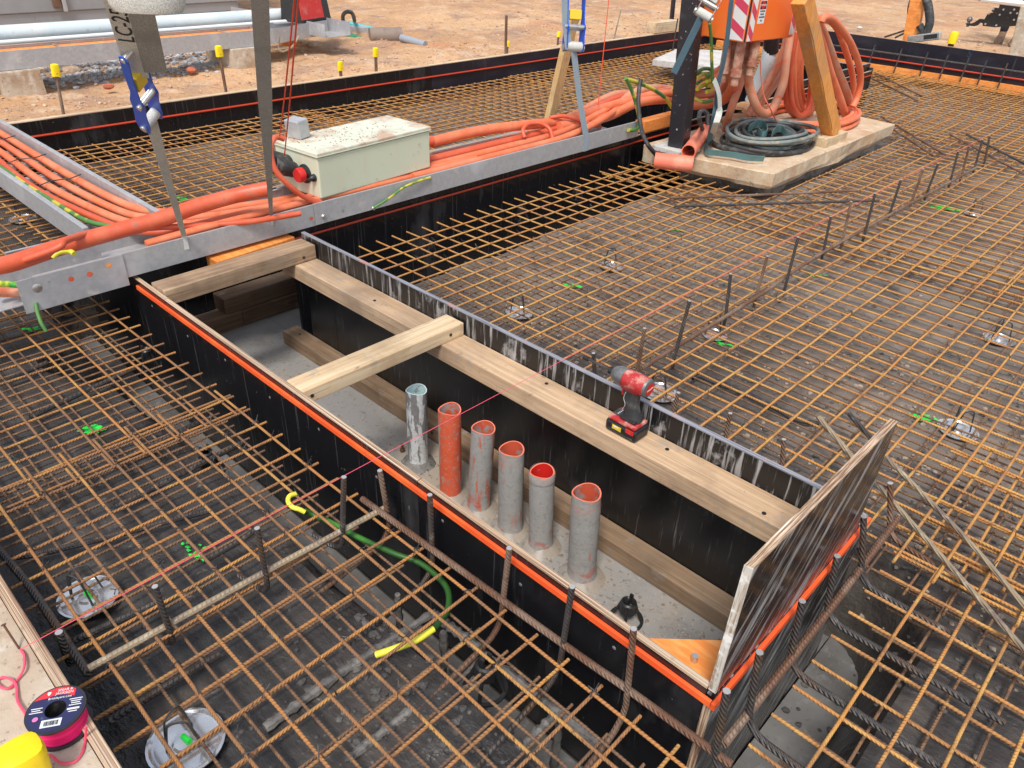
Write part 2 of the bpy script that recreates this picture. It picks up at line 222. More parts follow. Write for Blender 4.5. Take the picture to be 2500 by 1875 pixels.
# ------------------------------------------------------------------ mesh helpers
ORG = {}
def link(o, parent, world_origin):
    COL.objects.link(o)
    if parent is not None:
        o.parent = parent; o.location = world_origin-ORG[parent.name]
    else: o.location = world_origin
    ORG[o.name] = V(world_origin)
    return o
def tag(o, label, cat, group=None, kind=None):
    if label: o['label'] = label
    if cat: o['category'] = cat
    if group: o['group'] = group
    if kind: o['kind'] = kind
    return o
def thing(name, label, cat, loc, group=None):
    o = bpy.data.objects.new(name, None); o.empty_display_size = .05
    link(o, None, V(loc)); return tag(o, label, cat, group)
class MB:
    def __init__(s): s.v, s.f = [], []
    def add(s, v, f):
        k = len(s.v); s.v += [V(p) for p in v]; s.f += [tuple(i+k for i in q) for q in f]; return s
    def box(s, x0, x1, y0, y1, z0, z1, M=None):
        p = [V((x, y, z)) for z in (z0, z1) for y in (y0, y1) for x in (x0, x1)]
        if M is not None: p = [M @ q for q in p]
        return s.add(p, [(0, 2, 3, 1), (4, 5, 7, 6), (0, 1, 5, 4), (2, 6, 7, 3), (0, 4, 6, 2), (1, 3, 7, 5)])
    def prism(s, bot, top):
        n = len(bot); return s.add(list(bot)+list(top), [tuple(range(n))[::-1], tuple(range(n, 2*n))]+[(i, (i+1) % n, n+(i+1) % n, n+i) for i in range(n)])
    def tube(s, path, r, n=8, closed=False, caps=True):
        path = [V(p) for p in path]; m = len(path); rs = r if isinstance(r, (list, tuple)) else [r]*m
        if m < 2: return s
        t0 = (path[1]-path[0]).normalized(); up = V((0, 0, 1)) if abs(t0.z) < .9 else V((1, 0, 0))
        a = t0.cross(up).normalized(); vs = []
        for i, p in enumerate(path):
            if closed: t = (path[(i+1) % m]-path[i-1]).normalized()
            else: t = (path[min(i+1, m-1)]-path[max(i-1, 0)]).normalized()
            a = (a-t*a.dot(t)).normalized(); b = t.cross(a)
            vs += [p+(a*math.cos(2*math.pi*k/n)+b*math.sin(2*math.pi*k/n))*rs[i] for k in range(n)]
        fs = []
        for i in range(m if closed else m-1):
            j = (i+1) % m
            fs += [(i*n+k, i*n+(k+1) % n, j*n+(k+1) % n, j*n+k) for k in range(n)]
        s.add(vs, fs)
        if caps and not closed:
            s.add(vs[:n], [tuple(range(n))[::-1]]); s.add(vs[-n:], [tuple(range(n))])
        return s
    def cyl(s, a, b, r, n=12, r2=None, caps=True): return s.tube([a, b], [r, r if r2 is None else r2], n, caps=caps)
    def lathe(s, prof, c, ax=V((0, 0, 1)), n=20, close=False):      # prof: (radius, height) list
        ax = V(ax).normalized(); up = V((1, 0, 0)) if abs(ax.x) < .9 else V((0, 1, 0))
        a = ax.cross(up).normalized(); b = ax.cross(a); c = V(c)
        vs = [c+ax*h+(a*math.cos(2*math.pi*k/n)+b*math.sin(2*math.pi*k/n))*r for r, h in prof for k in range(n)]
        m = len(prof); fs = []
        for i in range(m if close else m-1):
            j = (i+1) % m; fs += [(i*n+k, i*n+(k+1) % n, j*n+(k+1) % n, j*n+k) for k in range(n)]
        return s.add(vs, fs)
    def band(s, path, w, side, th=.002):                         # flat webbing swept along a path; side = width direction(s)
        path = [V(p) for p in path]; m = len(path); vs = []
        sides = side if isinstance(side, list) else [side]*m
        for i, p in enumerate(path):
            t = (path[min(i+1, m-1)]-path[max(i-1, 0)]).normalized()
            d = V(sides[i]); d = (d-t*d.dot(t)).normalized(); nn = t.cross(d)*th/2; ww = (w[i] if isinstance(w, list) else w)/2
            vs += [p-d*ww-nn, p+d*ww-nn, p+d*ww+nn, p-d*ww+nn]
        fs = [(i*4+k, i*4+(k+1) % 4, i*4+4+(k+1) % 4, i*4+4+k) for i in range(m-1) for k in range(4)]
        fs += [(3, 2, 1, 0), tuple(range(4*m-4, 4*m))]
        return s.add(vs, fs)
    def build(s, name, mt, parent=None, smooth=True, bevel=0, origin=None):
        if origin is None:
            if parent is not None: origin = ORG[parent.name]
            else:
                xs = [p.x for p in s.v]; ys = [p.y for p in s.v]
                origin = V(((min(xs)+max(xs))/2, (min(ys)+max(ys))/2, min(p.z for p in s.v)))
        me = bpy.data.meshes.new(name); me.from_pydata([p-origin for p in s.v], [], s.f)
        for m_ in (mt if isinstance(mt, (list, tuple)) else [mt]): me.materials.append(m_)
        me.update()
        bm = bmesh.new(); bm.from_mesh(me); bmesh.ops.recalc_face_normals(bm, faces=bm.faces)
        if smooth:
            for e in bm.edges: e.smooth = not (len(e.link_faces) == 2 and e.calc_face_angle(0) > .7)
            for f in bm.faces: f.smooth = True
        bm.to_mesh(me); bm.free()
        o = bpy.data.objects.new(name, me); link(o, parent, V(origin))
        if bevel:
            b = o.modifiers.new('bevel', 'BEVEL'); b.width = bevel; b.segments = 2; b.limit_method = 'ANGLE'
        return o
def smoothpath(pts, n=6, closed=False):
    pts = [V(p) for p in pts]; out = []; m = len(pts)
    if m < 3 and not closed: return pts
    for i in range(m if closed else m-1):
        g = (lambda k: pts[k % m]) if closed else (lambda k: pts[max(0, min(m-1, k))])
        p0, p1, p2, p3 = g(i-1), g(i), g(i+1), g(i+2)
        for k in range(n):
            t = k/n; out.append(.5*((2*p1)+(p2-p0)*t+(2*p0-5*p1+4*p2-p3)*t*t+(3*p1-p0-3*p2+p3)*t**3))
    if not closed: out.append(pts[-1])
    return out
def rbox(name, mt, parent, x0, x1, y0, y1, z0, z1, bevel=.002, M=None):
    return MB().box(x0, x1, y0, y1, z0, z1, M).build(name, mt, parent, smooth=False, bevel=bevel)
def oriented(o, ax, side):                                         # frame with z along ax, x along side
    z = V(ax).normalized(); x = V(side); x = (x-z*x.dot(z)).normalized(); y = z.cross(x); o = V(o)
    return Matrix(((x.x, y.x, z.x, o.x), (x.y, y.y, z.y, o.y), (x.z, y.z, z.z, o.z), (0, 0, 0, 1)))
def text(name, s, size, mt, parent, M, depth=.0003, align='CENTER'):
    c = bpy.data.curves.new(name, 'FONT'); c.body = s; c.size = size; c.align_x = align; c.align_y = 'CENTER'; c.extrude = depth
    t = bpy.data.objects.new(name, c); COL.objects.link(t)
    bpy.context.view_layer.update()
    me = bpy.data.meshes.new_from_object(t.evaluated_get(bpy.context.evaluated_depsgraph_get()))
    bpy.data.objects.remove(t)
    me.transform(Matrix.Translation(-ORG[parent.name]) @ M); me.materials.clear(); me.materials.append(mt)
    o = bpy.data.objects.new(name, me); return link(o, parent, ORG[parent.name])

# ================================================================== SETTING
PITX0, PITX1, PY0, PY1 = -3.65, -.335, 1.01, 1.752        # pit void outside faces
TX1, TY1 = -3.05, 8.6                                     # the cross arm of the T
XF, YF = -5.62, 9.72                                      # far forms
def nz(x, y, s, k=0): return noise.noise(V((x*s, y*s, k*7.7)))
def inrect(x, y, a, b, c, d): return a < x < b and c < y < d
def drect(x, y, a, b, c, d):
    dx = max(a-x, 0, x-b); dy = max(c-y, 0, y-d); return math.hypot(dx, dy)
# ---- ground: dirt all round the slab, open where the slab is being built
def ground_z(x, y):
    if y < .2 and x > -5.5: return .085+.01*nz(x, y, 3)
    z = .09+.05*nz(x, y, .5)+.03*nz(x, y, 1.7, 2)+.02*nz(x, y, 5, 3)+.012*nz(x, y, 13, 4)
    if x < XF-.05: z -= .03*math.exp(-(XF-x)*3)
    if x < -6.5: z += .06*min(1, (-6.5-x))*(.5+.5*nz(x, y, .35, 9))
    return z
def steps(a, b, s0, grow, smax):
    out = [a]; s = s0
    while out[-1] < b: out.append(out[-1]+s); s = min(s*grow, smax)
    out[-1] = b; return out
grx = [-v for v in steps(-XF+.02, 70, .045, 1.012, 4)][::-1]+[-4, -2, 0, 2, 4, 8, 16, 40]
gry = [-v for v in steps(-.074, 40, .3, 1.3, 6)][::-1]+steps(.074, YF+.02, .045, 1.0, .06)[1:]+steps(YF+.02, 80, .07, 1.03, 4)[1:]
mb = MB(); idx = {}
for i, x in enumerate(grx):
    for j, y in enumerate(gry):
        idx[i, j] = len(mb.v); mb.v.append(V((x, y, ground_z(x, y))))
for i in range(len(grx)-1):
    for j in range(len(gry)-1):
        cx, cy = (grx[i]+grx[i+1])/2, (gry[j]+gry[j+1])/2
        if inrect(cx, cy, XF-.01, 30, .08, YF+.01) or inrect(cx, cy, XF-.01, 30, -.6, .08): continue
        mb.f.append((idx[i, j], idx[i+1, j], idx[i+1, j+1], idx[i, j+1]))
g = mb.build('ground', dirt, origin=V((0, 0, 0))); g['kind'] = 'structure'
# ---- plastic membrane under the mesh, falling into the trenches beside the forms
def mem_z(x, y):
    dA = drect(x, y, PITX0, PITX1, PY0, PY1); dB = drect(x, y, PITX0, TX1, PY0, TY1)
    wA = .27; wB = .43 if x > TX1 else .26
    if y > PY1 and x > TX1: wA = .24
    if x > PITX1: wA = .25
    e = .03*nz(x, y, 2.1, 5)
    t = min((dA-wA+e)/.14, (dB-wB+e)/.14)
    t2 = min((x-XF-.12+e)/.1, (YF-y-.16+e)/.1)
    t = max(0, min(1, min(t, t2)+1)); t = t*t*(3-2*t)
    wr = .012*nz(x, y, 2.3)+.020*(abs(nz(x*.6+.4*y, y, 4, 1))-.2)+.014*(abs(nz(x, y*.5-.3*x, 11, 2))-.2)+.004*nz(x, y, 33, 3)
    return -.56+.452*t+wr
xs = steps(XF, 1.3, .034, 1, .034); ys = steps(.112, YF, .034, 1.0, .034); mb = MB(); idx = {}
for i, x in enumerate(xs):
    for j, y in enumerate(ys):
        idx[i, j] = len(mb.v); mb.v.append(V((x, y, mem_z(x, y))))
for i in range(len(xs)-1):
    for j in range(len(ys)-1):
        cx, cy = (xs[i]+xs[i+1])/2, (ys[j]+ys[j+1])/2
        if inrect(cx, cy, PITX0+.02, PITX1-.02, PY0+.02, PY1-.02) or inrect(cx, cy, PITX0+.02, TX1-.02, PY0+.02, TY1-.02): continue
        mb.f.append((idx[i, j], idx[i+1, j], idx[i+1, j+1], idx[i, j+1]))
o = mb.build('plastic_membrane', membrane, origin=V((0, 0, 0)))
tag(o, 'muddy black plastic sheet spread over the ground under the reinforcing mesh', 'plastic sheet')
# ---- blinding in the trenches and floor of the pit
mb = MB()
mb.box(PITX0-.35, -.15, PY0-.35, PY0-.004, -.62, -.462); mb.box(PITX1+.004, -.13, PY0, 2.2, -.62, -.4635); mb.box(TX1+.004, PITX1, PY1+.004, 2.3, -.62, -.465); mb.box(TX1+.004, -2.5, 2.304, TY1+.3, -.62, -.466)
o = mb.build('trench_floor', blind, origin=V((0, 0, 0)), smooth=False); o['kind'] = 'structure'
mb = MB(); mb.box(PITX0, -.353, 1.028, 1.734, -.6, -.44); mb.box(PITX0, TX1-.018, 1.738, TY1-.02, -.6, -.442)
o = mb.build('pit_floor', floor_c, origin=V((0, 0, 0)), smooth=False); o['kind'] = 'structure'
# ---- concrete strip beside the photographer with its ply edge board
mb = MB(); n = 60
pts = [(-5.6+i*.08, ) for i in range(90)]
mb.box(-5.55, 1.5, -.62, .0905, -.2, .093)
o = mb.build('footpath', conc, origin=V((0, 0, 0)), smooth=False); o['kind'] = 'structure'
t = thing('edge_form_board', 'raw ply form board on edge between concrete strip and mesh in the left foreground', 'form board', (-2, .1, -.2))
rbox('board', ply, t, -5.5, 1.5, .092, .113, -.45, .0985); rbox('top_edge', edge_x, t, -5.5, 1.5, .0915, .1135, .099, .104)
# ================================================================== FORMS
def panel(name, mt, em, parent, x0, x1, y0, y1, z0, z1, top=.004):
    p = rbox(name, mt, parent, x0, x1, y0, y1, z0, z1-top, bevel=0)
    rbox('top_edge', em, p, x0, x1, y0, y1, z1-top+.0002, z1, bevel=0); return p
t = thing('pit_form', 'long black ply form with orange fillet strip along the near left side of the pit', 'formwork', (-1.8, 1.02, -.46))
FL = t
for a, b in ((-3.64, -2.76), (-2.757, -1.262), (-1.259, -.354)): panel('panel', ply, edge_x, t, a, b, 1.01, 1.027, -.46, .125)
rbox('fillet_strip', strip_or, t, -3.0, -.336, 1.001, 1.0095, .085, .103, .001)
rbox('inner_rail', tim_or, t, -2.8, -.37, 1.0275, 1.047, .03, .098, .001)
t = thing('pit_form', 'slurry-streaked black ply form with pale top along the pit far side', 'formwork', (-1.65, 1.745, -.46))
for a, b in ((-2.93, -2.72), (-2.718, -.354)): panel('panel', ply_dusty, edge_white, t, a, b, 1.735, 1.752, -.46, .163)
t = thing('pit_form', 'lower black end form of the pit with orange strip, under the tall scuffed board', 'formwork', (-.345, 1.4, -.46))
panel('panel', ply_scuff, ply_scuff, t, -.352, -.335, 1.0145, 1.80, -.46, .108); rbox('side_edge', edge_z, t, -.352, -.335, 1.0102, 1.0143, -.46, .079, 0)
rbox('fillet_strip', strip_or, t, -.3345, -.325, 1.001, 1.80, .083, .103, .001)
t = thing('end_board', 'tall scuffed black ply board standing upright on the near end of the pit', 'form board', (-.345, 1.36, .11))
Mt = Matrix.Translation((-.3435, 1.37, .11)) @ Matrix.Rotation(rad(-1.5), 4, 'X')
p = rbox('panel', ply_scuff, t, -.0085, .0085, -.352, .352, .0005, .342, 0, Mt)
rbox('top_edge', edge_y, t, -.0085, .0085, -.352, .352, .3422, .347, 0, Mt); rbox('side_edge', mat('chipped_white_edge', C(196, 190, 180), .8, 0, layers=[((220, 220, 7), .45, .6, C(150, 128, 104)), (30, .5, .62, C(225, 222, 216))]), t, -.0085, .0085, -.357, -.3523, .0005, .347, 0, Mt)
t = thing('brace_plate', 'orange ply gusset lying inside the near corner of the pit behind the tall board', 'brace', (-.42, 1.1, .02))
MB().prism([V((-.54, 1.06, .052)), V((-.372, 1.052, .052)), V((-.372, 1.22, .052))], [V((-.54, 1.06, .07)), V((-.372, 1.052, .07)), V((-.372, 1.22, .07))]).build('plate', tim_or, t, smooth=False)
MB().cyl(V((-.52, 1.056, .075)), V((-.39, 1.05, .075)), .005, 8).build('rod', rebar_rust, t); MB().cyl(V((-.425, 1.09, .07)), V((-.425, 1.09, .088)), .008, 8).build('nut', zinc, t)
for i in range(9): MB().lathe([(.0005, .0012), (.004, .001), (.0055, 0)], V((-2.9+i*.29, 1.0099, .045-.02*(i % 2))), V((0, -1, 0)), 8).build('screw', zinc, FL)
t = thing('trench_form', 'black ply form with orange cord below the galvanised cable tray', 'formwork', (TX1, 5, -.46)); FT = t
yj = [1.754, 3.9, 6.3, TY1]
for a, b in zip(yj, yj[1:]): panel('panel', ply, edge_y, t, TX1-.017, TX1, a, b-.003, -.46, .13)
MB().cyl(V((TX1+.006, 1.76, .088)), V((TX1+.006, TY1, .088)), .006, 6).build('cord', cord_or, t)
t = thing('trench_form', 'black ply form along the back of the cable trench behind the cream enclosure', 'formwork', (PITX0, 5, -.46))
yj = [1.03, 3.4, 5.8, TY1]
for a, b in zip(yj, yj[1:]): panel('panel', ply, edge_y, t, PITX0, PITX0+.017, a, b-.003, -.46, .135)
t = thing('trench_form', 'black ply end of the form box beyond the hanging orange hoses', 'formwork', (-3.3, TY1, -.46))
panel('panel', ply, edge_white, t, PITX0, TX1+.001, TY1+.001, TY1+.018, -.46, .16); panel('panel', ply, edge_white, t, TX1-.05, TX1-.033, TY1-1.6, TY1-.002, .14, .20)
t = thing('slab_form', 'long black edge form with orange cord along the back below the dirt', 'formwork', (XF, 5, -.46))
yj = [.2, 2.42, 4.86, 7.2, YF]
for a, b in zip(yj, yj[1:]): panel('panel', ply_sky_tint if a > 4 else ply, edge_y, t, XF-.02, XF, a, b-.003, -.46, .18, .004)
rbox('back_rail', tim_y, t, XF-.075, XF-.021, .2, YF, .06, .176, 0)
MB().cyl(V((XF+.008, .3, .085)), V((XF+.008, YF, .085)), .008, 6).build('cord', cord_or, t)
text('chalk_number', '(2', .085, chalk, t, Matrix.Translation((XF+.002, 3.13, .13)) @ Matrix.Rotation(rad(90), 4, 'Z') @ Matrix.Rotation(rad(90), 4, 'X'))
t = thing('slab_form', 'high dark ply edge form across the far right end of the slab', 'formwork', (-2, YF, -.46))
for a, b in ((-5.6, -4.2), (-4.197, -1.8), (-1.797, .6)): panel('panel', ply_sky_tint, edge_x, t, a, b, YF, YF+.02, -.46, .31)
MB().cyl(V((-5.6, YF-.008, .095)), V((.6, YF-.008, .095)), .009, 6).build('cord', cord_or, t)
for a, b in ((-5.5, -3.9), (-3.897, -2.4), (-2.397, .3)): rbox('base_rail', tim_or, t, a, b, YF-.05, YF-.002, -.06, .035, .001)
text('mark', '5', .11, mat('teal_mark', C(34, 56, 78), .7), t, Matrix.Translation((zS(1480, 730, Y=YF-.003))) @ Matrix.Rotation(rad(90), 4, 'X'))
t = thing('corner_panel', 'short black panel standing higher at the far corner behind the black post', 'form board', (XF, 9.3, .1))
rbox('panel', ply_sky_tint, t, XF-.022, XF-.0, 9.0, 9.68, .185, .42, 0); rbox('block', tim_y, t, XF-.16, XF-.03, 8.45, 8.95, .185, .30)
# ================================================================== MESH SHEETS
_bars = {}
def barmesh(L, r, mt, n=8):
    var = random.randrange(5); k = (round(L, 3), r, mt.name, n, var)
    if k not in _bars:
        npt = max(3, int(L/.16)); m = MB().tube([V((-L/2+L*i/npt, .0045*noise.noise(V((i*.16*2.2, var*5.3, 1))), .0040*noise.noise(V((i*.16*2.6, var*5.3, 7))))) for i in range(npt+1)], r, n)
        me = bpy.data.meshes.new('bar'); me.from_pydata(m.v, [], m.f); me.materials.append(mt)
        for p in me.polygons: p.use_smooth = len(p.vertices) == 4
        _bars[k] = me
    return _bars[k]
def bar_at(name, parent, c, ang, L, r, mt):
    o = bpy.data.objects.new(name, barmesh(L, r, mt)); link(o, parent, V(c)); o.rotation_euler = (random.choice([0, math.pi]), random.uniform(-.0015, .0015), ang); return o
def sheet(label, x0, x1, y0, y1, gx0, gy0, z, u_top, mt, ang=0., sx=.1, sy=.101, r=.0043, skip=None, ends=.03):
    c = V(((x0+x1)/2, (y0+y1)/2, z)); t = thing('mesh_sheet', label, 'reinforcing mesh', c, 'welded mesh sheets of the slab')
    R = Matrix.Rotation(ang, 3, 'Z'); dz = .0042 if u_top else -.0042
    y = gy0+math.ceil((y0+ends-gy0)/sy)*sy
    while y <= y1-ends+.02:
        for a, b in (skip(None, y) if skip else [(x0, x1)]):
            a, b = max(a, x0), min(b, x1)
            if b-a > .15:
                p = c+R @ (V(((a+b)/2, y+random.gauss(0, .0016), z+dz))-c)
                bar_at('wire', t, p, ang+random.gauss(0, .0012), b-a, r, mt)
        y += sy
    x = gx0+math.ceil((x0+ends-gx0)/sx)*sx
    while x <= x1-ends+.02:
        for a, b in (skip(x, None) if skip else [(y0, y1)]):
            a, b = max(a, y0), min(b, y1)
            if b-a > .15:
                p = c+R @ (V((x+random.gauss(0, .0016), (a+b)/2, z-dz))-c)
                bar_at('wire', t, p, ang+math.pi/2+random.gauss(0, .0012), b-a, r, mt)
        x += sx
    return t
UP, LO = 'upper rusty mesh ', 'lower rusty mesh '
LZ = -.066
def padskip(x, y):                                              # mesh is cut round the concrete pad
    if y is not None: return [(-2.97, -2.62), (-1.98, 9)] if 4.42 < y < 6.62 else [(-9, 9)]
    return [(-9, 4.42), (6.62, 99)] if -2.62 < x < -1.98 else [(-9, 99)]
sheet(UP+'in the left foreground beside the orange-edged pit form', -2.22, -.30, .125, .945, -1.855, .406, 0, True, rust_left)
sheet(LO+'in the left foreground beside the orange-edged pit form', -2.25, -.25, .15, .90, -1.80, .366, LZ, True, rust_shaded, r=.0038)
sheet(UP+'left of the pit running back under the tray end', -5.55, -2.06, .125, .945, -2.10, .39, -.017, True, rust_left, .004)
sheet(LO+'left of the pit running back under the tray end', -5.55, -2.1, .13, .91, -2.05, .35, LZ-.01, True, rust_shaded, -.004, r=.0038)
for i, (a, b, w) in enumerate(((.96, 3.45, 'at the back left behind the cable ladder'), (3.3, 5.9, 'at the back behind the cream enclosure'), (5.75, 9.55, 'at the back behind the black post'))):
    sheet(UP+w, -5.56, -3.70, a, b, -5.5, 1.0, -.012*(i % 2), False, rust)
    sheet(LO+w, -5.54, -3.75, a, b, -5.44, 1.05, LZ, False, rust_shaded, r=.0036)
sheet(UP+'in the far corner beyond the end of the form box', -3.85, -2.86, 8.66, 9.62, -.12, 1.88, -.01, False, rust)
sheet(LO+'in the far corner beyond the end of the form box', -3.8, -2.86, 8.7, 9.6, -.07, 1.83, LZ, False, rust_shaded)
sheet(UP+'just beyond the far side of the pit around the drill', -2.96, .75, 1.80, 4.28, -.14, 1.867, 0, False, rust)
sheet(LO+'just beyond the far side of the pit around the drill', -2.58, .8, 1.78, 4.2, -.085, 1.82, LZ, False, rust_shaded, r=.0036)
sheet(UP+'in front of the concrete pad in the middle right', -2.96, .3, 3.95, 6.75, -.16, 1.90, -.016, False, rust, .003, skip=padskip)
sheet(LO+'in front of the concrete pad in the middle right', -2.58, .3, 4.0, 6.8, -.10, 1.85, LZ-.01, False, rust_shaded, r=.0036, skip=padskip)
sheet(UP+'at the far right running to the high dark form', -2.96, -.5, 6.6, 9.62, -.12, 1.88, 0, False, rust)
sheet(LO+'at the far right running to the high dark form', -2.58, -.6, 6.65, 9.6, -.07, 1.83, LZ, False, rust_shaded, r=.0036)
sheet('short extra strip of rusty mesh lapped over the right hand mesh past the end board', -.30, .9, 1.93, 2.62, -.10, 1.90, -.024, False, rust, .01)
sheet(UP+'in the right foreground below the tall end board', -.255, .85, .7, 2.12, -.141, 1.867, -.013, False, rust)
sheet(LO+'in the right foreground below the tall end board', -.20, .9, .7, 1.9, -.09, 1.825, LZ-.012, False, rust_shaded, r=.0038)
# ---- loose and tied straight bars lying on the mesh
def long_bar(label, pts, r, mt, name='loose_bar', group=None):
    if mt is wetmud:
        a_, pts = [V(p) for p in pts], []
        for p, q in zip(a_, a_[1:]): pts += [p.lerp(q, i/14) for i in range(14)]
        pts.append(a_[-1]); r = [r*random.uniform(.75, 1.35) for _ in pts]; sub = 1
    else: sub = 8
    o = MB().tube(smoothpath(pts, sub), r[:] if isinstance(r, list) else r, 8).build(name, mt); return tag(o, label, 'steel bar', group)
z2 = .014
long_bar('pale ribbed bar tied across the mesh in the left foreground under the pink string', [zI(560, 1030, z=z2), zI(1640, 440, z=z2+.004), zO(1645, 135, z=z2)], .0085, rebar_pale)
long_bar('thick brown ribbed bar tied along the outside of the orange-edged pit form', [zO(1415, 65, z=.018), zK(460, 880, z=.018), zK(860, 1160, z=.018), zK(1520, 1640, z=.018)], .009, rebar_rust)
long_bar('thick brown bar sloping along the foot of the tall end board', [zM(1405, 75, z=.016), zM(960, 670, z=.016), zM(300, 1510, z=.016)], .0095, rebar_rust)
long_bar('long brown bar on the mesh along the row of uprights beyond the drill', [zG(690, 905, z=z2), zG(1440, 440, z=z2+.006), zH(920, 560, z=z2), zH(1890, 25, z=z2)], .0085, rebar_rust)
long_bar('pale loose bar slanting across the right foreground from behind the tall end board', [zL(1285, 615, z=.02), zL(1700, 1080, z=.02), zL(2230, 1680, z=.02)], .0072, rebar_pale)
long_bar('dark loose bar slanting across the mesh to the right of the pale one', [zL(1330, 430, z=.02), zL(1830, 940, z=.02), zL(2230, 1400, z=.02)], .0072, rebar_pale)
long_bar('short end of bar poking up left of the tall board near the pale timber edge', [zL(905, 180, z=.02), zL(1130, 445, z=.02)], .0085, rebar_pale)
long_bar('dark bar end just left of the top corner of the tall board', [zL(1098, 158, z=.02), zL(1250, 325, z=.02)], .0085, rebar)
long_bar('rusty bar lying on the mesh just below the concrete pad', [zC(1000, 1252, z=.014), zC(1600, 1232, z=.02), zD(1150, 1205, z=.014)], .008, rebar_rust)
long_bar('grey bar lying on the mesh below the rusty one near the concrete pad', [zC(1030, 1305, z=.014), zC(1750, 1285, z=.02), zD(1285, 1268, z=.014)], .008, rebar)
for lb, a, b, m_ in (('left', (1262, 462), (1560, 610), rebar_rust), ('right', (1240, 495), (1530, 638), rebar_rust)):
    long_bar('brown bar on the far mesh near the form box corner, %s of a pair' % ('upper' if lb == 'left' else 'lower'), [zD(*a, z=.014), zD(*b, z=.014)], .008, m_)
long_bar('brown bar running from the right corner of the concrete pad, upper of a crossing pair', [zD(1300, 738, z=.014), zD(1720, 988, z=.014)], .0085, rebar_rust)
long_bar('brown bar running from the right corner of the concrete pad, lower of a crossing pair', [zD(1380, 820, z=.022), zD(1640, 992, z=.014)], .0085, rebar_rust)
long_bar('grey bar at the far right edge slanting over the mesh, upper of two', [zD(1840, 850, z=.014), zD(2215, 1040, z=.014)], .0085, rebar)
long_bar('grey bar at the far right edge slanting over the mesh, lower of two', [zD(1735, 850, z=.018), zD(2215, 1108, z=.014)], .0085, rebar_rust)
long_bar('grey ribbed bar half under the mesh crossing the left foreground trench', [zO(0, 620, z=-.03), zO(300, 450, z=-.03), zO(470, 335, z=-.03)], .0085, rebar)
lowbars = [((-60, 1010), (290, 865)), ((200, 1215), (520, 1060))]
long_bar('dark bar below the mesh at the left edge above the green spray mark', [zE(0, 1000, z=-.075), zE(300, 868, z=-.075)], .009, rebar)
long_bar('dark bar below the mesh just right of the green spray mark on the left', [zE(190, 1215, z=-.075), zE(850, 905, z=-.075)], .009, rebar)
long_bar('dark bar below the mesh over the round black chair left of the pit', [zN(1080, 465, z=-.06), zN(1800, 110, z=-.06)], .009, rebar)
long_bar('dark bar below the mesh under the round black chair left of the pit', [zN(1040, 880, z=-.07), zN(2200, 290, z=-.07)], .009, rebar)
long_bar('dark bar under the mesh beside the upper tin disc in the left foreground', [zN(110, 1330, z=-.07), zN(560, 1250, z=-.07), zN(1900, 905, z=-.07)], .009, rebar)
long_bar('dark bar under the mesh between the two tin discs', [zI(450, 860, z=-.07), zI(1050, 590, z=-.07)], .009, rebar)
long_bar('dark bar under the mesh above the lower tin disc', [zI(690, 1360, z=-.07), zI(1390, 940, z=-.07)], .009, rebar)
for k, (a, b) in enumerate((((640, 1600), (1200, 690)), ((290, 1290), (1180, 660)), ((1080, 1660), (2010, 1290)))): pass
# slurry-caked bars in the trench
for lb, pts in (('upper', [zJ(120, 1410, z=-.09), zJ(600, 1060, z=-.10), zJ(1180, 680, z=-.12)]), ('middle', [zJ(650, 1600, z=-.10), zJ(1050, 1290, z=-.11), zJ(1520, 950, z=-.14)]), ('lower', [zJ(1560, 1680, z=-.12), zJ(1800, 1470, z=-.14), zJ(1985, 1300, z=-.16)])):
    long_bar('slurry-caked bar under the mesh by the pit form, %s of three' % lb, pts, .0105, wetmud, 'caked_bar')
for lb, pts in (('upper', [zJ(1180, 680, z=-.125), zJ(1300, 770, z=-.13), zJ(1500, 920, z=-.145)]), ('lower', [zJ(1500, 930, z=-.15), zJ(1790, 1160, z=-.155), zJ(2240, 1510, z=-.16)])):
    long_bar('slurry-caked bar running along the trench beside the pit form, %s stretch' % lb, pts, .012, wetmud, 'caked_bar')
for k, (p, l) in enumerate((((1250, 800), .2), ((1390, 1150), .2), ((1990, 1320), .22), ((960, 560), .2))):
    a = zJ(*p, z=-.14); long_bar('slurry-caked upright in the trench beside the pit form, %s from the corner' % ('third', 'second', 'first', 'fourth')[k], [a, a+V((-.005, .004, -l))], .010, wetmud, 'caked_bar')
# ================================================================== STARTER BARS
ORD = ['first', 'second', 'third', 'fourth', 'fifth', 'sixth', 'seventh', 'eighth', 'ninth', 'tenth', 'eleventh', 'twelfth', 'thirteenth', 'fourteenth', 'fifteenth', 'sixteenth']
def solve_top(base, px, fn):                                     # height along a vertical whose top is seen at px
    best = None
    for i in range(10, 420):
        z = i*.001; p = fn(*px, z=z); d = (p.xy-base.xy).length
        if best is None or d < best[0]: best = (d, p)
    return best[1]
def starter(label, group, base, top, mt, r=.0075, tail=None, rb=.045, zlow=-.045, parent_tie=True):
    t = thing('starter_bar', label, 'steel bar', (base.x, base.y, min(zlow, 0)), group)
    p = [top]
    low = V((base.x+(base.x-top.x)*.3, base.y+(base.y-top.y)*.3, zlow+rb))
    p.append(low)
    if tail is not None:
        d = V(tail); L = d.length; d = d.normalized()
        for k in range(1, 5):
            a = k/4*math.pi/2; p.append(low+d*rb*(1-math.cos(a))-V((0, 0, rb*math.sin(a))))
        p.append(p[-1]+d*(L-rb))
    else: p.append(low-V((0, 0, rb)))
    MB().tube(p, r, 8).build('bar', mt, t)
    ax = (top-low).normalized(); MB().cyl(top-ax*.0005, top+ax*.0007, r*.92, 8).build('cut_end', steel_cut, t)
    return t
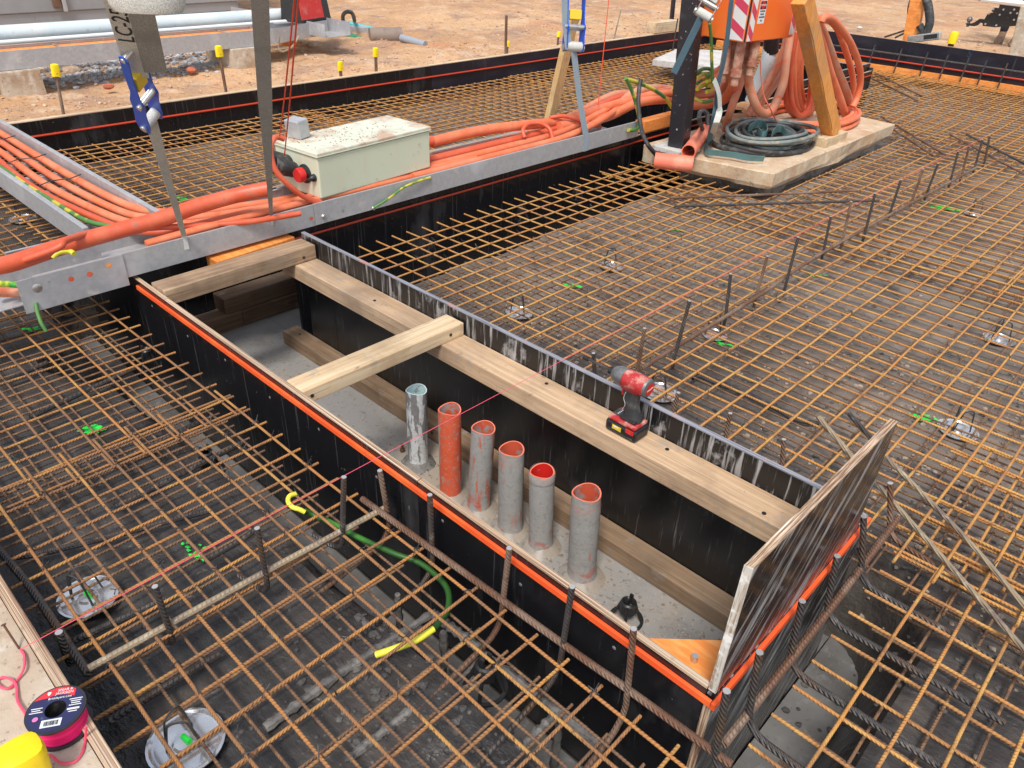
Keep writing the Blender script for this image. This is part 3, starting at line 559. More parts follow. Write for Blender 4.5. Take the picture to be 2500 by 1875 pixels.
# row A: under the string, left of the pit
rowA = [((zI, (1065, 760)), (zI, (980, 510))), ((zO, (545, 735)), (zO, (470, 330))), ((zO, (1245, 350)), (zO, (1252, -130)))]
for k, ((f1, b), (f2, tp)) in enumerate(rowA):
    B = f1(*b, z=.02); T = solve_top(B, tp, f2)
    starter('ribbed upright standing in the left foreground mesh, %s from the pink spool towards the pit' % ORD[k], 'uprights under the pink string left of the pit', B, T, rebar, tail=V((-.12, -.02, 0)), zlow=-.06)
B = zI(400, 880, z=.02); starter('dark ribbed bar end rising beside the edge board above the pink spool', None, B, solve_top(B, (372, 800), zI), rebar, .009)
long_bar('dark thick bar running along the edge board above the pink spool', [zI(-60, 215, z=-.012), zI(180, 500, z=-.006), zI(375, 790, z=-.004), zI(560, 1065, z=.0)], .010, rebar)
# row B: along the outside of the near left pit form
rowB = [((zO, (2045, 490)), (zO, (2025, 30))), ((zK, (75, 590)), (zK, (112, 268))), ((zK, (455, 870)), (zK, (510, 512))), ((zK, (860, 1165)), (zK, (900, 778)))]
B = zO(1640, 160, z=.02); rowB.insert(0, ((zO, (1640, 160)), (zO, (1585, -60))))
for k, ((f1, b), (f2, tp)) in enumerate(rowB):
    B = f1(*b, z=.02); T = solve_top(B, tp, f2); T.z = max(.16, T.z)
    starter('ribbed upright beside the orange-edged pit form, %s from the pink string' % ORD[k], 'uprights along the orange-edged pit form', B, T, rebar if k % 2 else rebar_rust, tail=V((0.02, -.3, -.02)), zlow=-.09, rb=.06)
# row C: along the tall end board, tails bending to the right
rowC = [((1150, 380), (1190, 68)), ((950, 610), (1022, 318)), ((720, 930), (800, 603)), ((450, 1310), (530, 928)), ((240, 1560), (322, 1172))]
for k, (b, tp) in enumerate(rowC):
    B = zM(*b, z=.02); T = solve_top(B, tp, zM)
    starter('ribbed upright with bent foot along the tall end board, %s from its top end' % ORD[k], 'bent uprights along the tall end board', B, T, rebar, .0085, tail=V((.42, -.01+.02*random.random(), .0)), zlow=-.028, rb=.055)
B = zL(1325, 860, z=.0); starter('upright just beyond the orange strip at the far end of the tall board', None, B, solve_top(B, (1357, 595), zL), rebar_rust, .0085, tail=V((.3, -.05, 0)), zlow=-.03, rb=.05)
# row D: beyond the far side of the pit
rowD = [((zP, (185, 390)), (zP, (180, 230))), ((zP, (905, 740)), (zP, (945, 585))), ((zP, (1370, 970)), (zP, (1412, 770))), ((zP, (1870, 1215)), (zP, (1895, 1005)))]
for k, ((f1, b), (f2, tp)) in enumerate(rowD):
    B = f1(*b, z=.005); T = solve_top(B, tp, f2)
    starter('ribbed upright standing just beyond the far pit form, %s from the drill bit' % ORD[k], 'uprights behind the far pit form', B, T, rebar_rust if k else rebar)
# row E: the long row towards the upper right
rowE = [(zG, (672, 880), (710, 652)), (zG, (905, 835), (995, 478)), (zG, (1220, 565), (1255, 308)), (zG, (1418, 450), (1487, 195)), (zG, (1605, 370), (1682, 75)),
        (zH, (600, 800), (692, 490)), (zH, (858, 580), (908, 355)), (zH, (988, 505), (1045, 255)), (zH, (1138, 460), (1207, 200)), (zH, (1312, 320), (1382, 108)), (zH, (1460, 240), (1532, 35)),
        (zD, (1592, 1215), (1660, 1035)), (zD, (1738, 1135), (1787, 958)), (zD, (1808, 1100), (1857, 925)), (zD, (1888, 1060), (1942, 885)), (zD, (1952, 1010), (1987, 860))]
topsE = []
used = []
for f, b, tp in rowE:
    B = f(*b, z=.01)
    if any((B-u).length < .06 for u in used): continue
    used.append(B); T = solve_top(B, tp, f); topsE.append(T)
    k = len(used)-1
    starter('ribbed upright in the long row across the right hand mesh, %s from the drill' % ORD[k], 'uprights in the long row across the right hand mesh', B, T, rebar if k % 3 else rebar_rust, .0072)
# row F: in front of the high far form, with its horizontal bar
for k, x in enumerate((140, 500, 850, 1120, 1400, 1640, 1920)):
    a = zS(x, 760+x*.13, Y=YF-.1); B = V((a.x, YF-.11, -.02)); o = MB().cyl(B, V((B.x+.01, YF-.09, .24)), .008, 8).build('starter_bar', rebar)
    tag(o, 'grey upright before the high dark form at the far right, %s from the left' % ORD[k], 'steel bar', 'uprights before the high far form')
o = MB().cyl(V((-5.3, YF-.085, .175)), V((-.9, YF-.085, .175)), .011, 8).build('tie_bar', rebar); tag(o, 'long grey bar tied across the uprights before the high dark form', 'steel bar')
for k, x in enumerate((1025, 1070)):
    a = zC(x, 250, X=XF+.15); o = MB().cyl(V((a.x, a.y, -.02)), V((a.x, a.y+.02, .36)), .008, 8).build('starter_bar', rebar); tag(o, 'thin upright at the far corner left of the black post, %s of two' % ('left', 'right')[k], 'steel bar')
# ================================================================== PIT TIMBERS
def beam(label, mt, x0, x1, y0, y1, z0, z1, screws=(), name='timber_beam', rotz=0.):
    c = V(((x0+x1)/2, (y0+y1)/2, z0)); t = thing(name, label, 'timber', c)
    M = Matrix.Translation(c) @ Matrix.Rotation(rotz, 4, 'Z')
    rbox('plank', mt, t, (x0-x1)/2, (x1-x0)/2, (y0-y1)/2, (y1-y0)/2, 0, z1-z0, .004, M)
    for p, n in screws: MB().cyl(V(p), V(p)+V(n)*.002, .0065, 10).build('screw', black_pl, t)
    return t
beam('long pine rail along the far inside of the pit carrying the red drill', tim_x, -2.93, -.372, 1.617, 1.733, .002, .073, [((-.9, 1.69, .073), (0, 0, 1)), ((-.55, 1.64, .073), (0, 0, 1)), ((-2.3, 1.66, .073), (0, 0, 1)), ((-1.4, 1.70, .073), (0, 0, 1))])
beam('pale pine cross beam across the middle of the pit', tim_y, -1.94, -1.842, 1.03, 1.728, .0735, .127, [((-1.842, 1.06, .1), (1, 0, 0)), ((-1.842, 1.66, .1), (1, 0, 0))])
beam('weathered pine cross beam across the pit next to the cable tray', tim_y2, -2.915, -2.805, 1.03, 1.728, .0735, .14, [((-2.805, 1.10, .1), (1, 0, 0)), ((-2.805, 1.66, .1), (1, 0, 0))], rotz=.02)
beam('short orange stained timber end behind the weathered cross beam', tim_or, -3.06, -2.97, 1.33, 1.73, .06, .125, rotz=.08)
beam('brown timber lying along the pit floor against the far form', tim_floor, -3.07, -.37, 1.648, 1.733, -.439, -.368, [((-2.98, 1.69, -.368), (0, 0, 1)), ((-1.95, 1.648, -.40), (0, -1, 0))])
a, b = zE(1420, 665, z=-.44), zE(1920, 500, z=-.44)
beam('dirty sleeper on the pit floor under the cable tray, left of two end to end', tim_fy, -3.47, -3.365, 1.12, 1.60, -.4395, -.355)
beam('dirty sleeper on the pit floor under the cable tray, right of two end to end', tim_fy, -3.47, -3.365, 1.602, 2.1, -.4395, -.357)
beam('short sleeper stacked on top of the dirty floor sleepers', tim_fy, -3.49, -3.38, 1.52, 2.05, -.3545, -.27)
for k, p in enumerate(((868, 968), (862, 1552))): pass
def bolt(label, p):
    o = MB().cyl(p, p+V((0, 0, .012)), .011, 6).cyl(p+V((0, 0, .012)), p+V((0, 0, .035)), .006, 8).build('anchor_bolt', rebar_rust); tag(o, label, 'bolt')
bolt('small rusty bolt on the pit floor just left of the pale pipe', zF(862, 1560, z=-.44))
# ================================================================== PIPES
pp = [('pale blue-white pipe stub spattered with slurry, leftmost of the six in the pit', pipe_white, pipe_in_pale, (899, 842), (903, 1000), .040, 0),
      ('bright orange pipe stub second from the left in the pit', pipe_bare, pipe_in, (971, 884), (974, 1068), .041, 0),
      ('half-caked orange pipe stub leaning third from the left in the pit', pipe_mid, pipe_in, (1044, 924), (1034, 1097), .042, 0),
      ('slurry-caked pipe stub fourth from the left in the pit', pipe_cake, pipe_in, (1105, 970), (1102, 1143), .043, 0),
      ('slurry-caked pipe stub with red bore and collar, fifth in the pit', pipe_cake, pipe_in_red, (1171, 1018), (1168, 1180), .041, 1),
      ('large slurry-caked pipe stub nearest the tall end board', pipe_cake, pipe_in, (1267, 1064), (1256, 1246), .046, 0)]
for lb, mo, mi, tp, bt, r, collar in pp:
    B = zz(*bt, z=-.44); T = solve_top.__call__(B, (0, 0), lambda x, y, z: zz(*tp, z=-.44+z)) if False else None
    best = None
    for i in range(200, 460):
        p = zz(*tp, z=-.44+i*.001); d = (p.xy-B.xy).length
        if best is None or d < best[0]: best = (d, p)
    T = best[1]; t = thing('pipe_stub', lb, 'pipe', B)
    n = 28; ax = (T-B)
    m = MB(); rings = 14; vs = []
    s_ = ax.normalized().cross(V((0, 1, 0))).normalized(); u_ = ax.normalized().cross(s_)
    for i in range(rings+1):
        f = i/rings
        for k in range(n):
            a = 2*math.pi*k/n; rr = r*(1+(.035*noise.noise(V((k*.45, f*5, r*900)))+.02) * (mo is pipe_cake) * (1 if f < .92 else .2)+.16*max(0, .09-f)/.09*(mo is not pipe_bare))
            h = f if i < rings else 1+.012*math.sin(a*2+r*99)
            vs.append(B+ax*h+(s_*math.cos(a)+u_*math.sin(a))*rr)
    m.add(vs, [(i*n+k, i*n+(k+1) % n, i*n+n+(k+1) % n, i*n+n+k) for i in range(rings) for k in range(n)]); o = m.build('wall', mo, t)
    vi = []
    for f in (1, .7, .25):
        for k in range(n):
            a = 2*math.pi*k/n; h = f+(.012*math.sin(a*2+r*99) if f == 1 else 0); vi.append(B+ax*h+(s_*math.cos(a)+u_*math.sin(a))*(r-.0045))
    MB().add(vi, [(i*n+k, i*n+(k+1) % n, i*n+n+(k+1) % n, i*n+n+k) for i in range(2) for k in range(n)]).build('bore', mi, t)
    MB().add([vs[rings*n+k] for k in range(n)]+vi[:n], [(k, (k+1) % n, n+(k+1) % n, n+k) for k in range(n)]).build('rim', pvc_pink if mo is not pipe_white else pale_pipe, t)
    if collar:
        m = MB().tube([T-ax.normalized()*.03, T-ax.normalized()*.004, T+ax.normalized()*.002], [r*1.06, r*1.09, r*1.04], 24, caps=False); m.build('collar', pipe_cake, t)
    m = MB().lathe([(r*1.9, -.004), (r*1.55, .008), (r*1.02, .022)], B, n=16); m.v = [p+V((0, 0, .006*noise.noise(p*30))) for p in m.v]; m.build('slurry_foot', wetmud if mo is pipe_white else floor_c, t)
# ================================================================== BAR CHAIRS
def disc_chair(label, c, r=.072, ang=0., green_mark=False, h=.095, disc=True):
    t = thing('bar_chair', label, 'bar chair', c)
    if disc:
        m = MB().lathe([(.0005, .010), (r*.30, .010), (r*.36, .004), (r*.86, .004), (r*.93, .009), (r, .008), (r*1.0, .005), (.001, .0)], c, V((.03*math.cos(ang), .03, 1)), 32); m.build('disc', chrome, t)
    for k in range(2):
        a = ang+k*.9; d = V((math.cos(a), math.sin(a), 0)); s = V((-d.y, d.x, 0))*.018*(1 if k else -1)
        m = MB(); pts = [c+s-d*.035+V((0, 0, .006)), c+s-d*.022+V((0, 0, h*.85)), c+s-d*.012+V((0, 0, h)), c+s+d*.012+V((0, 0, h)), c+s+d*.022+V((0, 0, h*.85)), c+s+d*.035+V((0, 0, .006))]
        m.tube(smoothpath(pts, 4), .0027, 6).build('wire_leg', black_rub, t)
    if green_mark: MB().cyl(c+V((-.012, 0, .012)), c+V((.014, .004, .016)), .006, 8).build('green_clip', fluo, t)
    return t
def drum_chair(label, c, r=.048, h=.085):
    t = thing('bar_chair', label, 'bar chair', c)
    MB().lathe([(r*.82, 0), (r, 0), (r, .006), (r*.82, .006)], c, n=28, close=True).build('base_ring', black_pl, t)
    for k in range(4):
        a = k*math.pi/2+.5; d = V((math.cos(a), math.sin(a), 0))
        MB().tube(smoothpath([c+d*r*.9+V((0, 0, .004)), c+d*r*.55+V((0, 0, h*.5)), c+d*r*.38+V((0, 0, h*.8))], 4), [.005]*9, 6).build('leg', black_pl, t)
    MB().lathe([(r*.5, h*.45), (r*.46, h*.8), (r*.36, h*.85), (r*.25, h*.8)], c, n=20).build('hub', black_pl, t)
    for s in (-1, 1): MB().box(-.006, .006, s*.012-.003, s*.012+.003, h*.8, h*1.05, Matrix.Translation(c)).build('saddle', black_pl, t, smooth=False)
    return t
MZ = -.098
disc_chair('wire chair on a shiny tin disc beside the edge board in the left foreground', zI(560, 585, z=MZ+.012), .072, .4, True)
disc_chair('wire chair on a shiny tin disc at the bottom edge left of centre', zI(1180, 1500, z=MZ+.012), .080, 1.0, True)
disc_chair('wire chair on a shiny tin disc behind the red drill', zP(770, 590, z=MZ+.012), .070, .2)
disc_chair('wire chair on a dull tin disc above the tall end board', zL(1780, 265, z=MZ+.01), .070, .9)
disc_chair('wire chair and disc in the mesh just beyond the pit near the tray corner', zF(1600, 690, z=MZ), .062, .3)
disc_chair('wire chair on the mesh at the right edge level with the drill', zH(2040, 1190, z=MZ), .066, .5)
disc_chair('wire chair on a disc in the middle of the right hand mesh', zG(500, 265, z=MZ), .06, .2)
disc_chair('wire chair far out on the right hand mesh by the green spray', zH(1870, 345, z=MZ), .06, .7)
disc_chair('wire chair near the second upright beyond the drill', zG(1150, 700, z=MZ), .055, .1)
disc_chair('tin disc under the mesh at the left below the cable ladder', zA(150, 1390, z=MZ), .07, .1)
drum_chair('round black plastic chair under the mesh in the trench at bottom centre', zJ(1515, 1150, z=-.15), .055, .11)
drum_chair('black plastic chair sitting on the pit floor near the tall end board', zK(850, 720, z=-.44)+V((0, 0, .0)), .055, .10)
drum_chair('round black plastic chair under the mesh left of the pit', zN(1890, 560, z=-.14), .05, .10)
drum_chair('black plastic chair under the mesh below the tray on the left', zE(950, 890, z=-.11), .045, .09)
drum_chair('black plastic chair under the mesh near the end of the long tray', zE(440, 560, z=-.11), .045, .09)
drum_chair('black plastic chair in the dark trench beyond the pit corner', zF(1040, 320, z=-.10), .04, .09)
drum_chair('black plastic chair in the dark trench below the middle of the tray', zF(1615, 95, z=-.10), .04, .09)
drum_chair('black plastic chair in the dark trench left of the concrete pad', zC(410, 1260, z=-.10), .04, .09)
drum_chair('black plastic chair low in the dark trench below the tray end', zC(60, 1380, z=-.10), .04, .09)
# ================================================================== GREEN SPRAY MARKS
def spray(label, c, w, l, a, dz=.007):
    m = MB(); rs = random.Random(label)
    for q in range(16):
        d = rs.random()**.6; th = rs.uniform(0, 6.28); px_, py_ = d*math.cos(th)*l, d*math.sin(th)*w; s = (.55-.42*d)*w*1.3*rs.uniform(.6, 1.3); n = 9; ring = []
        for k in range(n+1):
            q_ = 2*math.pi*k/n; rr = s*rs.uniform(.55, 1.3) if k < n else 0
            x, y = px_+math.cos(q_)*rr*1.6, py_+math.sin(q_)*rr; X, Y = c.x+x*math.cos(a)-y*math.sin(a), c.y+x*math.sin(a)+y*math.cos(a)
            ring.append(V((X, Y, mem_z(X, Y)+dz+q*.00015)))
        m.add(ring, [(k, (k+1) % n, n) for k in range(n)])
    tag(m.build('spray_mark', fluo), label, 'paint mark')
spray('green spray mark on the plastic at the left between mesh bars', zE(590, 1280, z=MZ), .022, .06, 1.0)
spray('green spray mark on the plastic near the tray end at the left edge', zE(200, 655, z=MZ), .02, .06, .9)
spray('green spray mark under the pink string in the left foreground', zI(1240, 275, z=MZ), .022, .06, .1)
spray('bright green patch on the plastic right of the drill', zP(1370, 150, z=MZ), .022, .055, .7)
spray('bright green patch above the tall end board', zL(1560, 190, z=MZ), .03, .045, .2)
spray('green spray mark on the plastic just beyond the pit', zG(255, 385, z=MZ), .03, .06, .5)
spray('faint green spray far out on the right hand mesh', zH(1650, 295, z=MZ), .05, .14, .2)
spray('small green spray mark below the concrete pad', zC(1060, 1460, z=MZ), .02, .05, .5)
spray('green spray mark on the plastic behind the thin strap at the left', zA(1140, 1250, z=MZ), .03, .08, .3)
spray('green spray mark beyond the second upright of the long row', zG(1800, 310, z=MZ), .02, .05, .5)
# ---- mud clods under the mesh
def rocks(mb, c, r, seed):
    rnd = random.Random(seed); n1 = [(0, 0, 1), (0, 0, -1)]
    vs = []
    for k in range(5):
        a = 2*math.pi*k/5; vs.append(V((math.cos(a), math.sin(a), .45))); vs.append(V((math.cos(a+.63), math.sin(a+.63), -.45)))
    vs = [V((0, 0, 1))]+vs+[V((0, 0, -.9))]
    vs = [c+V((v.x*r*rnd.uniform(.7, 1.25), v.y*r*rnd.uniform(.7, 1.25), v.z*r*rnd.uniform(.45, .8))) for v in vs]
    fs = []
    for k in range(5):
        a, b, a2, b2 = 1+2*k, 2+2*k, 1+2*((k+1) % 5), 2+2*((k+1) % 5)
        fs += [(0, a, a2), (a, b, a2), (b, b2, a2), (11, b2, b)]
    mb.add(vs, fs)
mb = MB(); rc = random.Random(3)
for q in range(1100):
    cl = rc.choice([(-1.0, .62, .10), (-.72, .62, .12), (-1.05, .75, .1), (-.85, .35, .25), (-.9, 2.3, .25), (-.8, 2.1, .2), (-.2, 2.2, .25), (-1.9, 2.3, .3), (-1.5, 3.0, .4), (.0, 1.6, .2), (-.15, 2.6, .4), (-.5, 2.9, .5)])
    x, y = rc.gauss(cl[0], cl[2]), rc.gauss(cl[1], cl[2])
    if drect(x, y, PITX0, PITX1, PY0, PY1) < .02 or y < .14: continue
    z = max(mem_z(x, y), -.463); r = rc.choice([.003, .004, .004, .006, .006, .009, .012]); rocks(mb, V((x, y, z+r*.2)), r, q)
o = mb.build('mud_clods', clod, origin=V((0, 0, 0)), smooth=False); tag(o, 'grey mud crumbs and clods scattered under the mesh', None, kind='stuff')
mb = MB()
for q in range(2600):
    cx_, cy_ = rc.choice([(-1.9, 2.35), (-1.5, 2.6), (-.75, 2.05), (-.45, 2.5), (-.2, 2.1), (-.7, 2.9), (-1.2, 3.3), (-2.0, 3.4), (-.2, 3.2), (.1, 2.4), (-1.0, 4.3), (-4.6, 3), (-4.5, 5)])
    x, y = rc.gauss(cx_, .22), rc.gauss(cy_, .22)
    if drect(x, y, PITX0, PITX1, PY0, PY1) < .06 or x > .8: continue
    r = rc.choice([.003, .004, .005, .007, .010]); rocks(mb, V((x, y, mem_z(x, y)+r*.3)), r, q)
tag(mb.build('pale_crumbs', crumb, origin=V((0, 0, 0)), smooth=False), 'pale crumbs of dirt and concrete scattered on the plastic beyond the pit', None, kind='stuff')
mb = MB()
for q in range(900):
    x = rc.choice([rc.uniform(-3.0, -.4), rc.gauss(-1.3, .3), rc.gauss(-.6, .15)]); y = rc.uniform(1.05, 1.64) if rc.random() < .6 else rc.gauss(1.5, .06)
    if not inrect(x, y, -3.5, -.4, 1.05, 1.64): continue
    r = rc.choice([.002, .003, .003, .004, .006]); rocks(mb, V((x, y, -.439)), r, q)
tag(mb.build('floor_crumbs', crumb, origin=V((0, 0, 0)), smooth=False), 'crumbs of mortar and grit on the pit floor', None, kind='stuff')
# ---- scraps of black tie wire on the plastic
m = MB(); rc = random.Random(5)
for q in range(150):
    x, y = rc.uniform(-2.2, .3), rc.choice([rc.uniform(.2, .9), rc.uniform(1.9, 3.5)])
    if drect(x, y, PITX0, PITX1, PY0, PY1) < .1: continue
    z = mem_z(x, y)+.006; a = rc.uniform(0, 6.3); R_ = rc.uniform(.008, .022); n = rc.randint(3, 7)
    m.tube([V((x+R_*math.cos(a+k*.5), y+R_*math.sin(a+k*.5), z+.004*math.sin(k))) for k in range(n)], .0012, 4, caps=False)
tag(m.build('wire_scraps', black_rub, origin=V((0, 0, 0))), 'offcuts of black tie wire lying under the mesh', None, kind='stuff')
m = MB()
for q in range(260):
    side = rc.random() < .45
    x = -1.855+.1*rc.randint(-4, 14) if side else -.14+.1*rc.randint(-26, 8)
    y = .406+.101*rc.randint(-2, 5) if side else 1.867+.101*rc.randint(0, 26)
    a = rc.uniform(0, 6.3); d = V((math.cos(a), math.sin(a), 0)); p = V((x, y, .012))
    m.tube([p-d*.010-V((0, 0, .014)), p-d*.006+V((0, 0, .002)), p+d*.006+V((0, 0, .003)), p+d*.012-V((0, 0, .010))], .0011, 4, caps=False); m.tube([p+d*.004+V((0, 0, .002)), p+d*.016+V((0, 0, rc.uniform(.004, .02)))], .0013, 4, caps=False)
tag(m.build('tie_wires', black_rub, origin=V((0, 0, 0))), 'twists of black tie wire at mesh crossings', None, kind='stuff')
# ================================================================== PINK STRING AND SPOOL
s0, s1 = zI(128, 908, z=.112), zI(850*2.592, 905-((850*2.592-130)*.533), z=.128)
sA = zI(128, 908, z=.135); sE = zD(1965, 862, z=.19)
o = MB().tube([sA, zz(810, 992, z=.15), zz(1240, 765, z=.17), zH(1530, 30, z=.185), sE], .0009, 5).build('string_line', pink); tag(o, 'taut pink string line from the nail across the pit to the far uprights', 'string')
t = thing('nail', 'rusty nail in the concrete strip holding the pink string', 'nail', zI(128, 908, z=.094)); b0 = zI(128, 908, z=.094)
MB().cyl(b0-V((0, 0, .01)), b0+V((-.03, -.006, .055)), .0022, 8).build('shank', rebar_rust, t); MB().cyl(b0+V((-.03, -.006, .055)), b0+V((-.031, -.006, .057)), .005, 8).build('head', rebar_rust, t)
zc = .0945
loop = [(130, 910), (155, 950), (150, 1030), (110, 1100), (60, 1150), (10, 1150), (-20, 1110), (20, 1085), (80, 1105), (105, 1150), (110, 1230), (150, 1300), (165, 1320)]
o = MB().tube(smoothpath([zI(x, y, z=zc+.003+.003*(i % 3)) for i, (x, y) in enumerate(loop)], 5), .0028, 6).build('loose_string', pink); tag(o, 'loose loops of pink string on the concrete between nail and spool', 'string')
loop = [(545, 1395), (540, 1480), (520, 1560), (470, 1620), (380, 1625), (320, 1580), (250, 1590), (200, 1560)]
o = MB().tube(smoothpath([zI(545, 1395, z=.135)]+[zI(x, y, z=zc+.003) for x, y in loop[1:]], 5), .0026, 6).build('loose_string', pink); tag(o, 'pink string tail curling on the concrete in front of the spool', 'string')
KS = .76; tc_ = zW(478, 465, z=.0945+.070*KS); c = V((tc_.x, tc_.y, zc+.0005)); r = .0685*KS; hS = .070*KS
t = thing('line_spool', 'black spool of hot pink bricklayers line with navy and red label', 'spool', c)
MB().lathe([(.015, 0), (r, 0), (r, .004), (.015, .004)], c, n=40, close=True).build('lower_flange', spool_bk, t)
MB().lathe([(.0195, hS-.004), (r, hS-.004), (r, hS), (.0195, hS)], c, n=40, close=True).build('upper_flange', spool_bk, t)
MB().lathe([(.019, .004), (.019, hS-.004)], c, n=30).build('core', black_pl, t)
m = MB(); m.lathe([(r*.86, .004), (r*.865, .02), (r*.85, .045), (r*.86, hS-.004)], c, n=40); m.build('winding', hotpink, t)
zt = c.z+hS
def disc_sector(name, mt, r0, r1, a0, a1, dz, par):
    m = MB(); n = 24; vs = []
    for k in range(n+1):
        a = a0+(a1-a0)*k/n; vs += [V((c.x+r0*math.cos(a), c.y+r0*math.sin(a), zt+dz)), V((c.x+r1*math.cos(a), c.y+r1*math.sin(a), zt+dz))]
    m.add(vs, [(2*k, 2*k+1, 2*k+3, 2*k+2) for k in range(n)]); return m.build(name, mt, par, smooth=False)
lab = disc_sector('label', navy, .0245*KS, r*.93, 0, 2*math.pi, .0006, t)
# label reads along the viewer's right: local x = photo right direction on the ground
ux = V((rt.x, rt.y, 0)).normalized(); ux = (Matrix.Rotation(rad(14), 3, 'Z') @ ux); uy = V((-ux.y, ux.x, 0)); a_up = math.atan2(uy.y, uy.x)
m = MB(); n = 20; vs = []
for k in range(n+1):
    a = a_up-.62+1.75*k/n; p = V((math.cos(a), math.sin(a), 0))*r*.925; hgt = p.dot(uy)
    q = V((p.x, p.y, 0))-uy*max(0, min(.022*KS, hgt-.030*KS-.006*KS*math.cos((k/n-.5)*3))); vs += [V((c.x, c.y, zt+.0012))+p, V((c.x, c.y, zt+.0012))+q]
m.add(vs, [(2*k, 2*k+1, 2*k+3, 2*k+2) for k in range(n)]); m.build('red_panel', red_lbl, lab, smooth=False)
def Lm(x, y, s=0): return Matrix.Translation(c+ux*x*KS+uy*y*KS+V((0, 0, hS+.0018))) @ Matrix(((ux.x, uy.x, 0, 0), (ux.y, uy.y, 0, 0), (0, 0, 1, 0), (0, 0, 0, 1)))
text('lettering', 'SPEAR &\nJACKSON', .0072, white, lab, Lm(.012, .0485)); text('lettering', 'Bricklayers Line', .0064, white, lab, Lm(.004, .0315))
def flatbox(name, mt, par, x0, x1, y0, y1, z0, z1):
    p = [c+ux*x*KS+uy*y*KS+V((0, 0, hS+z)) for z in (z0, z1) for x, y in ((x0, y0), (x1, y0), (x1, y1), (x0, y1))]
    return MB().prism(p[:4], p[4:]).build(name, mt, par, smooth=False)
for X0, X1, Y in [(-.056, -.030, .008), (-.054, -.034, .002), (-.058, -.028, -.004), (.028, .058, .020), (.032, .056, .014), (.034, .054, .008), (.030, .058, .002), (.028, .056, -.007), (.028, .056, -.010), (.032, .052, -.016)]: flatbox('small_print', white, lab, X0, X1, Y, Y+.0022, .0012, .0016)
bc = flatbox('barcode_label', paper, lab, -.024, .022, -.050, -.029, .0012, .0018)
rb_ = random.Random(9); x = -.017
m = MB()
while x < .016:
    w = rb_.choice([.0004, .0007, .0011]); p = [c+ux*X*KS+uy*Y*KS+V((0, 0, hS+.0021)) for X, Y in ((x, -.0465), (x+w, -.0465), (x+w, -.0335), (x, -.0335))]; m.add(p, [(0, 1, 2, 3)]); x += w+rb_.choice([.0004, .0008])
m.build('bars', black_ink, bc, smooth=False)
MB().lathe([(.0005, hS+.0016), (.005, hS+.0016)], c+ux*-.040*KS+uy*-.022*KS, n=16).build('colour_dot', pinkdot, lab, smooth=False)
sh = c+ux*-.024*KS+uy*.0475*KS+V((0, 0, hS+.0019)); MB().add([sh+ux*x*KS+uy*y*KS for x, y in ((-.004, .005), (.004, .005), (.004, -.001), (0, -.006), (-.004, -.001))], [(0, 4, 3, 2, 1)]).build('shield', white, lab, smooth=False)
# ---- yellow safety caps
def cap_stake(label, base, top, r=.017, cap=(.03, .07), square=True, mt=rebar_rust, flat=.7):
    t = thing('capped_stake', label, 'stake', base); ax = (top-base).normalized()
    if (top-base).length > .02:
        M = oriented(base, ax, V((0, 1, 0))); L = (top-base).length
        rbox('stake', mt, t, -r*.35, r*.35, -r, r, -.1, L, .002, M)
    w, h = cap; M = oriented(top, ax, V((0, 1, 0)))
    p = [M @ V((w*math.cos(k*math.pi/8), w*flat*math.sin(k*math.pi/8), 0)) for k in range(16)]
    m = MB(); rings = [(1, -h*.55), (.98, h*.2), (.86, h*.40), (.55, h*.46), (.01, h*.47)]
    m.add([M @ V((w*s*math.copysign(abs(math.cos(k*math.pi/8))**.6, math.cos(k*math.pi/8)), w*flat*s*math.copysign(abs(math.sin(k*math.pi/8))**.6, math.sin(k*math.pi/8)), z)) for s, z in rings for k in range(16)],
          [(i*16+k, i*16+(k+1) % 16, i*16+16+(k+1) % 16, i*16+16+k) for i in range(4) for k in range(16)])
    m.build('cap', yellow, t, bevel=0); MB().cyl(M @ V((0, -w*flat*.98, -h*.3)), M @ V((0, -w*flat*1.01, -h*.3)), w*.12, 8).build('hole', black_ink, t)
    return t
a = zW(150, 830, z=.20); cap_stake('large yellow safety cap on a stake in the bottom left corner', V((a.x-.01, a.y-.012, .05)), V((a.x, a.y, .175)), .016, (.038, .075), flat=.85)
for lb, b, tp, cw in (('first from the left behind the back form', (390, 710), (350, 440), .026), ('second from the left behind the back form, taller dark stake', (1430, 570), (1385, 320), .027)):
    B = zA(*b, z=.17); B.x = XF-.16; B = zA(*b, X=XF-.16); T = zA(*tp, X=XF-.16+.02); cap_stake('yellow capped stake '+lb, V((B.x, B.y, .05)), T, .016, (cw, .075))
for lb, b, tp, cw in (('third from the left, low beside the cord', (740, 465), (738, 405), .024), ('fourth from the left beside the bare dirt', (958, 437), (957, 320), .026)):
    B = zV(*b, X=XF-.16); T = zV(*tp, X=XF-.14); cap_stake('yellow capped stake '+lb, V((B.x, B.y, .05)), T, .016, (cw, .072))
B = zC(285, 285, X=XF-.5); cap_stake('yellow capped stake leaning behind the blue ratchet at the back', V((B.x, B.y, .05)), zC(297, 215, X=XF-.5), .012, (.024, .06))
B = zS(1215, 610, Y=YF+.35); cap_stake('yellow capped stake behind the high dark form at the far right', V((B.x, B.y, .05)), zS(1262, 500, Y=YF+.35), .03, (.045, .12), flat=.95)
B = zB(1905, 335, X=XF-.14); T = zB(1908, 97, X=XF-.16); o = MB().cyl(V((B.x, B.y, .05)), T, .014, 8).build('steel_stake', rebar_rust); tag(o, 'bare dark steel stake standing behind the back form', 'stake')
B = zB(1915, 300, X=XF-.4); cap_stake('small yellow cap just right of the bare dark stake', V((B.x, B.y, .02)), zB(1918, 275, X=XF-.4), .01, (.022, .055))
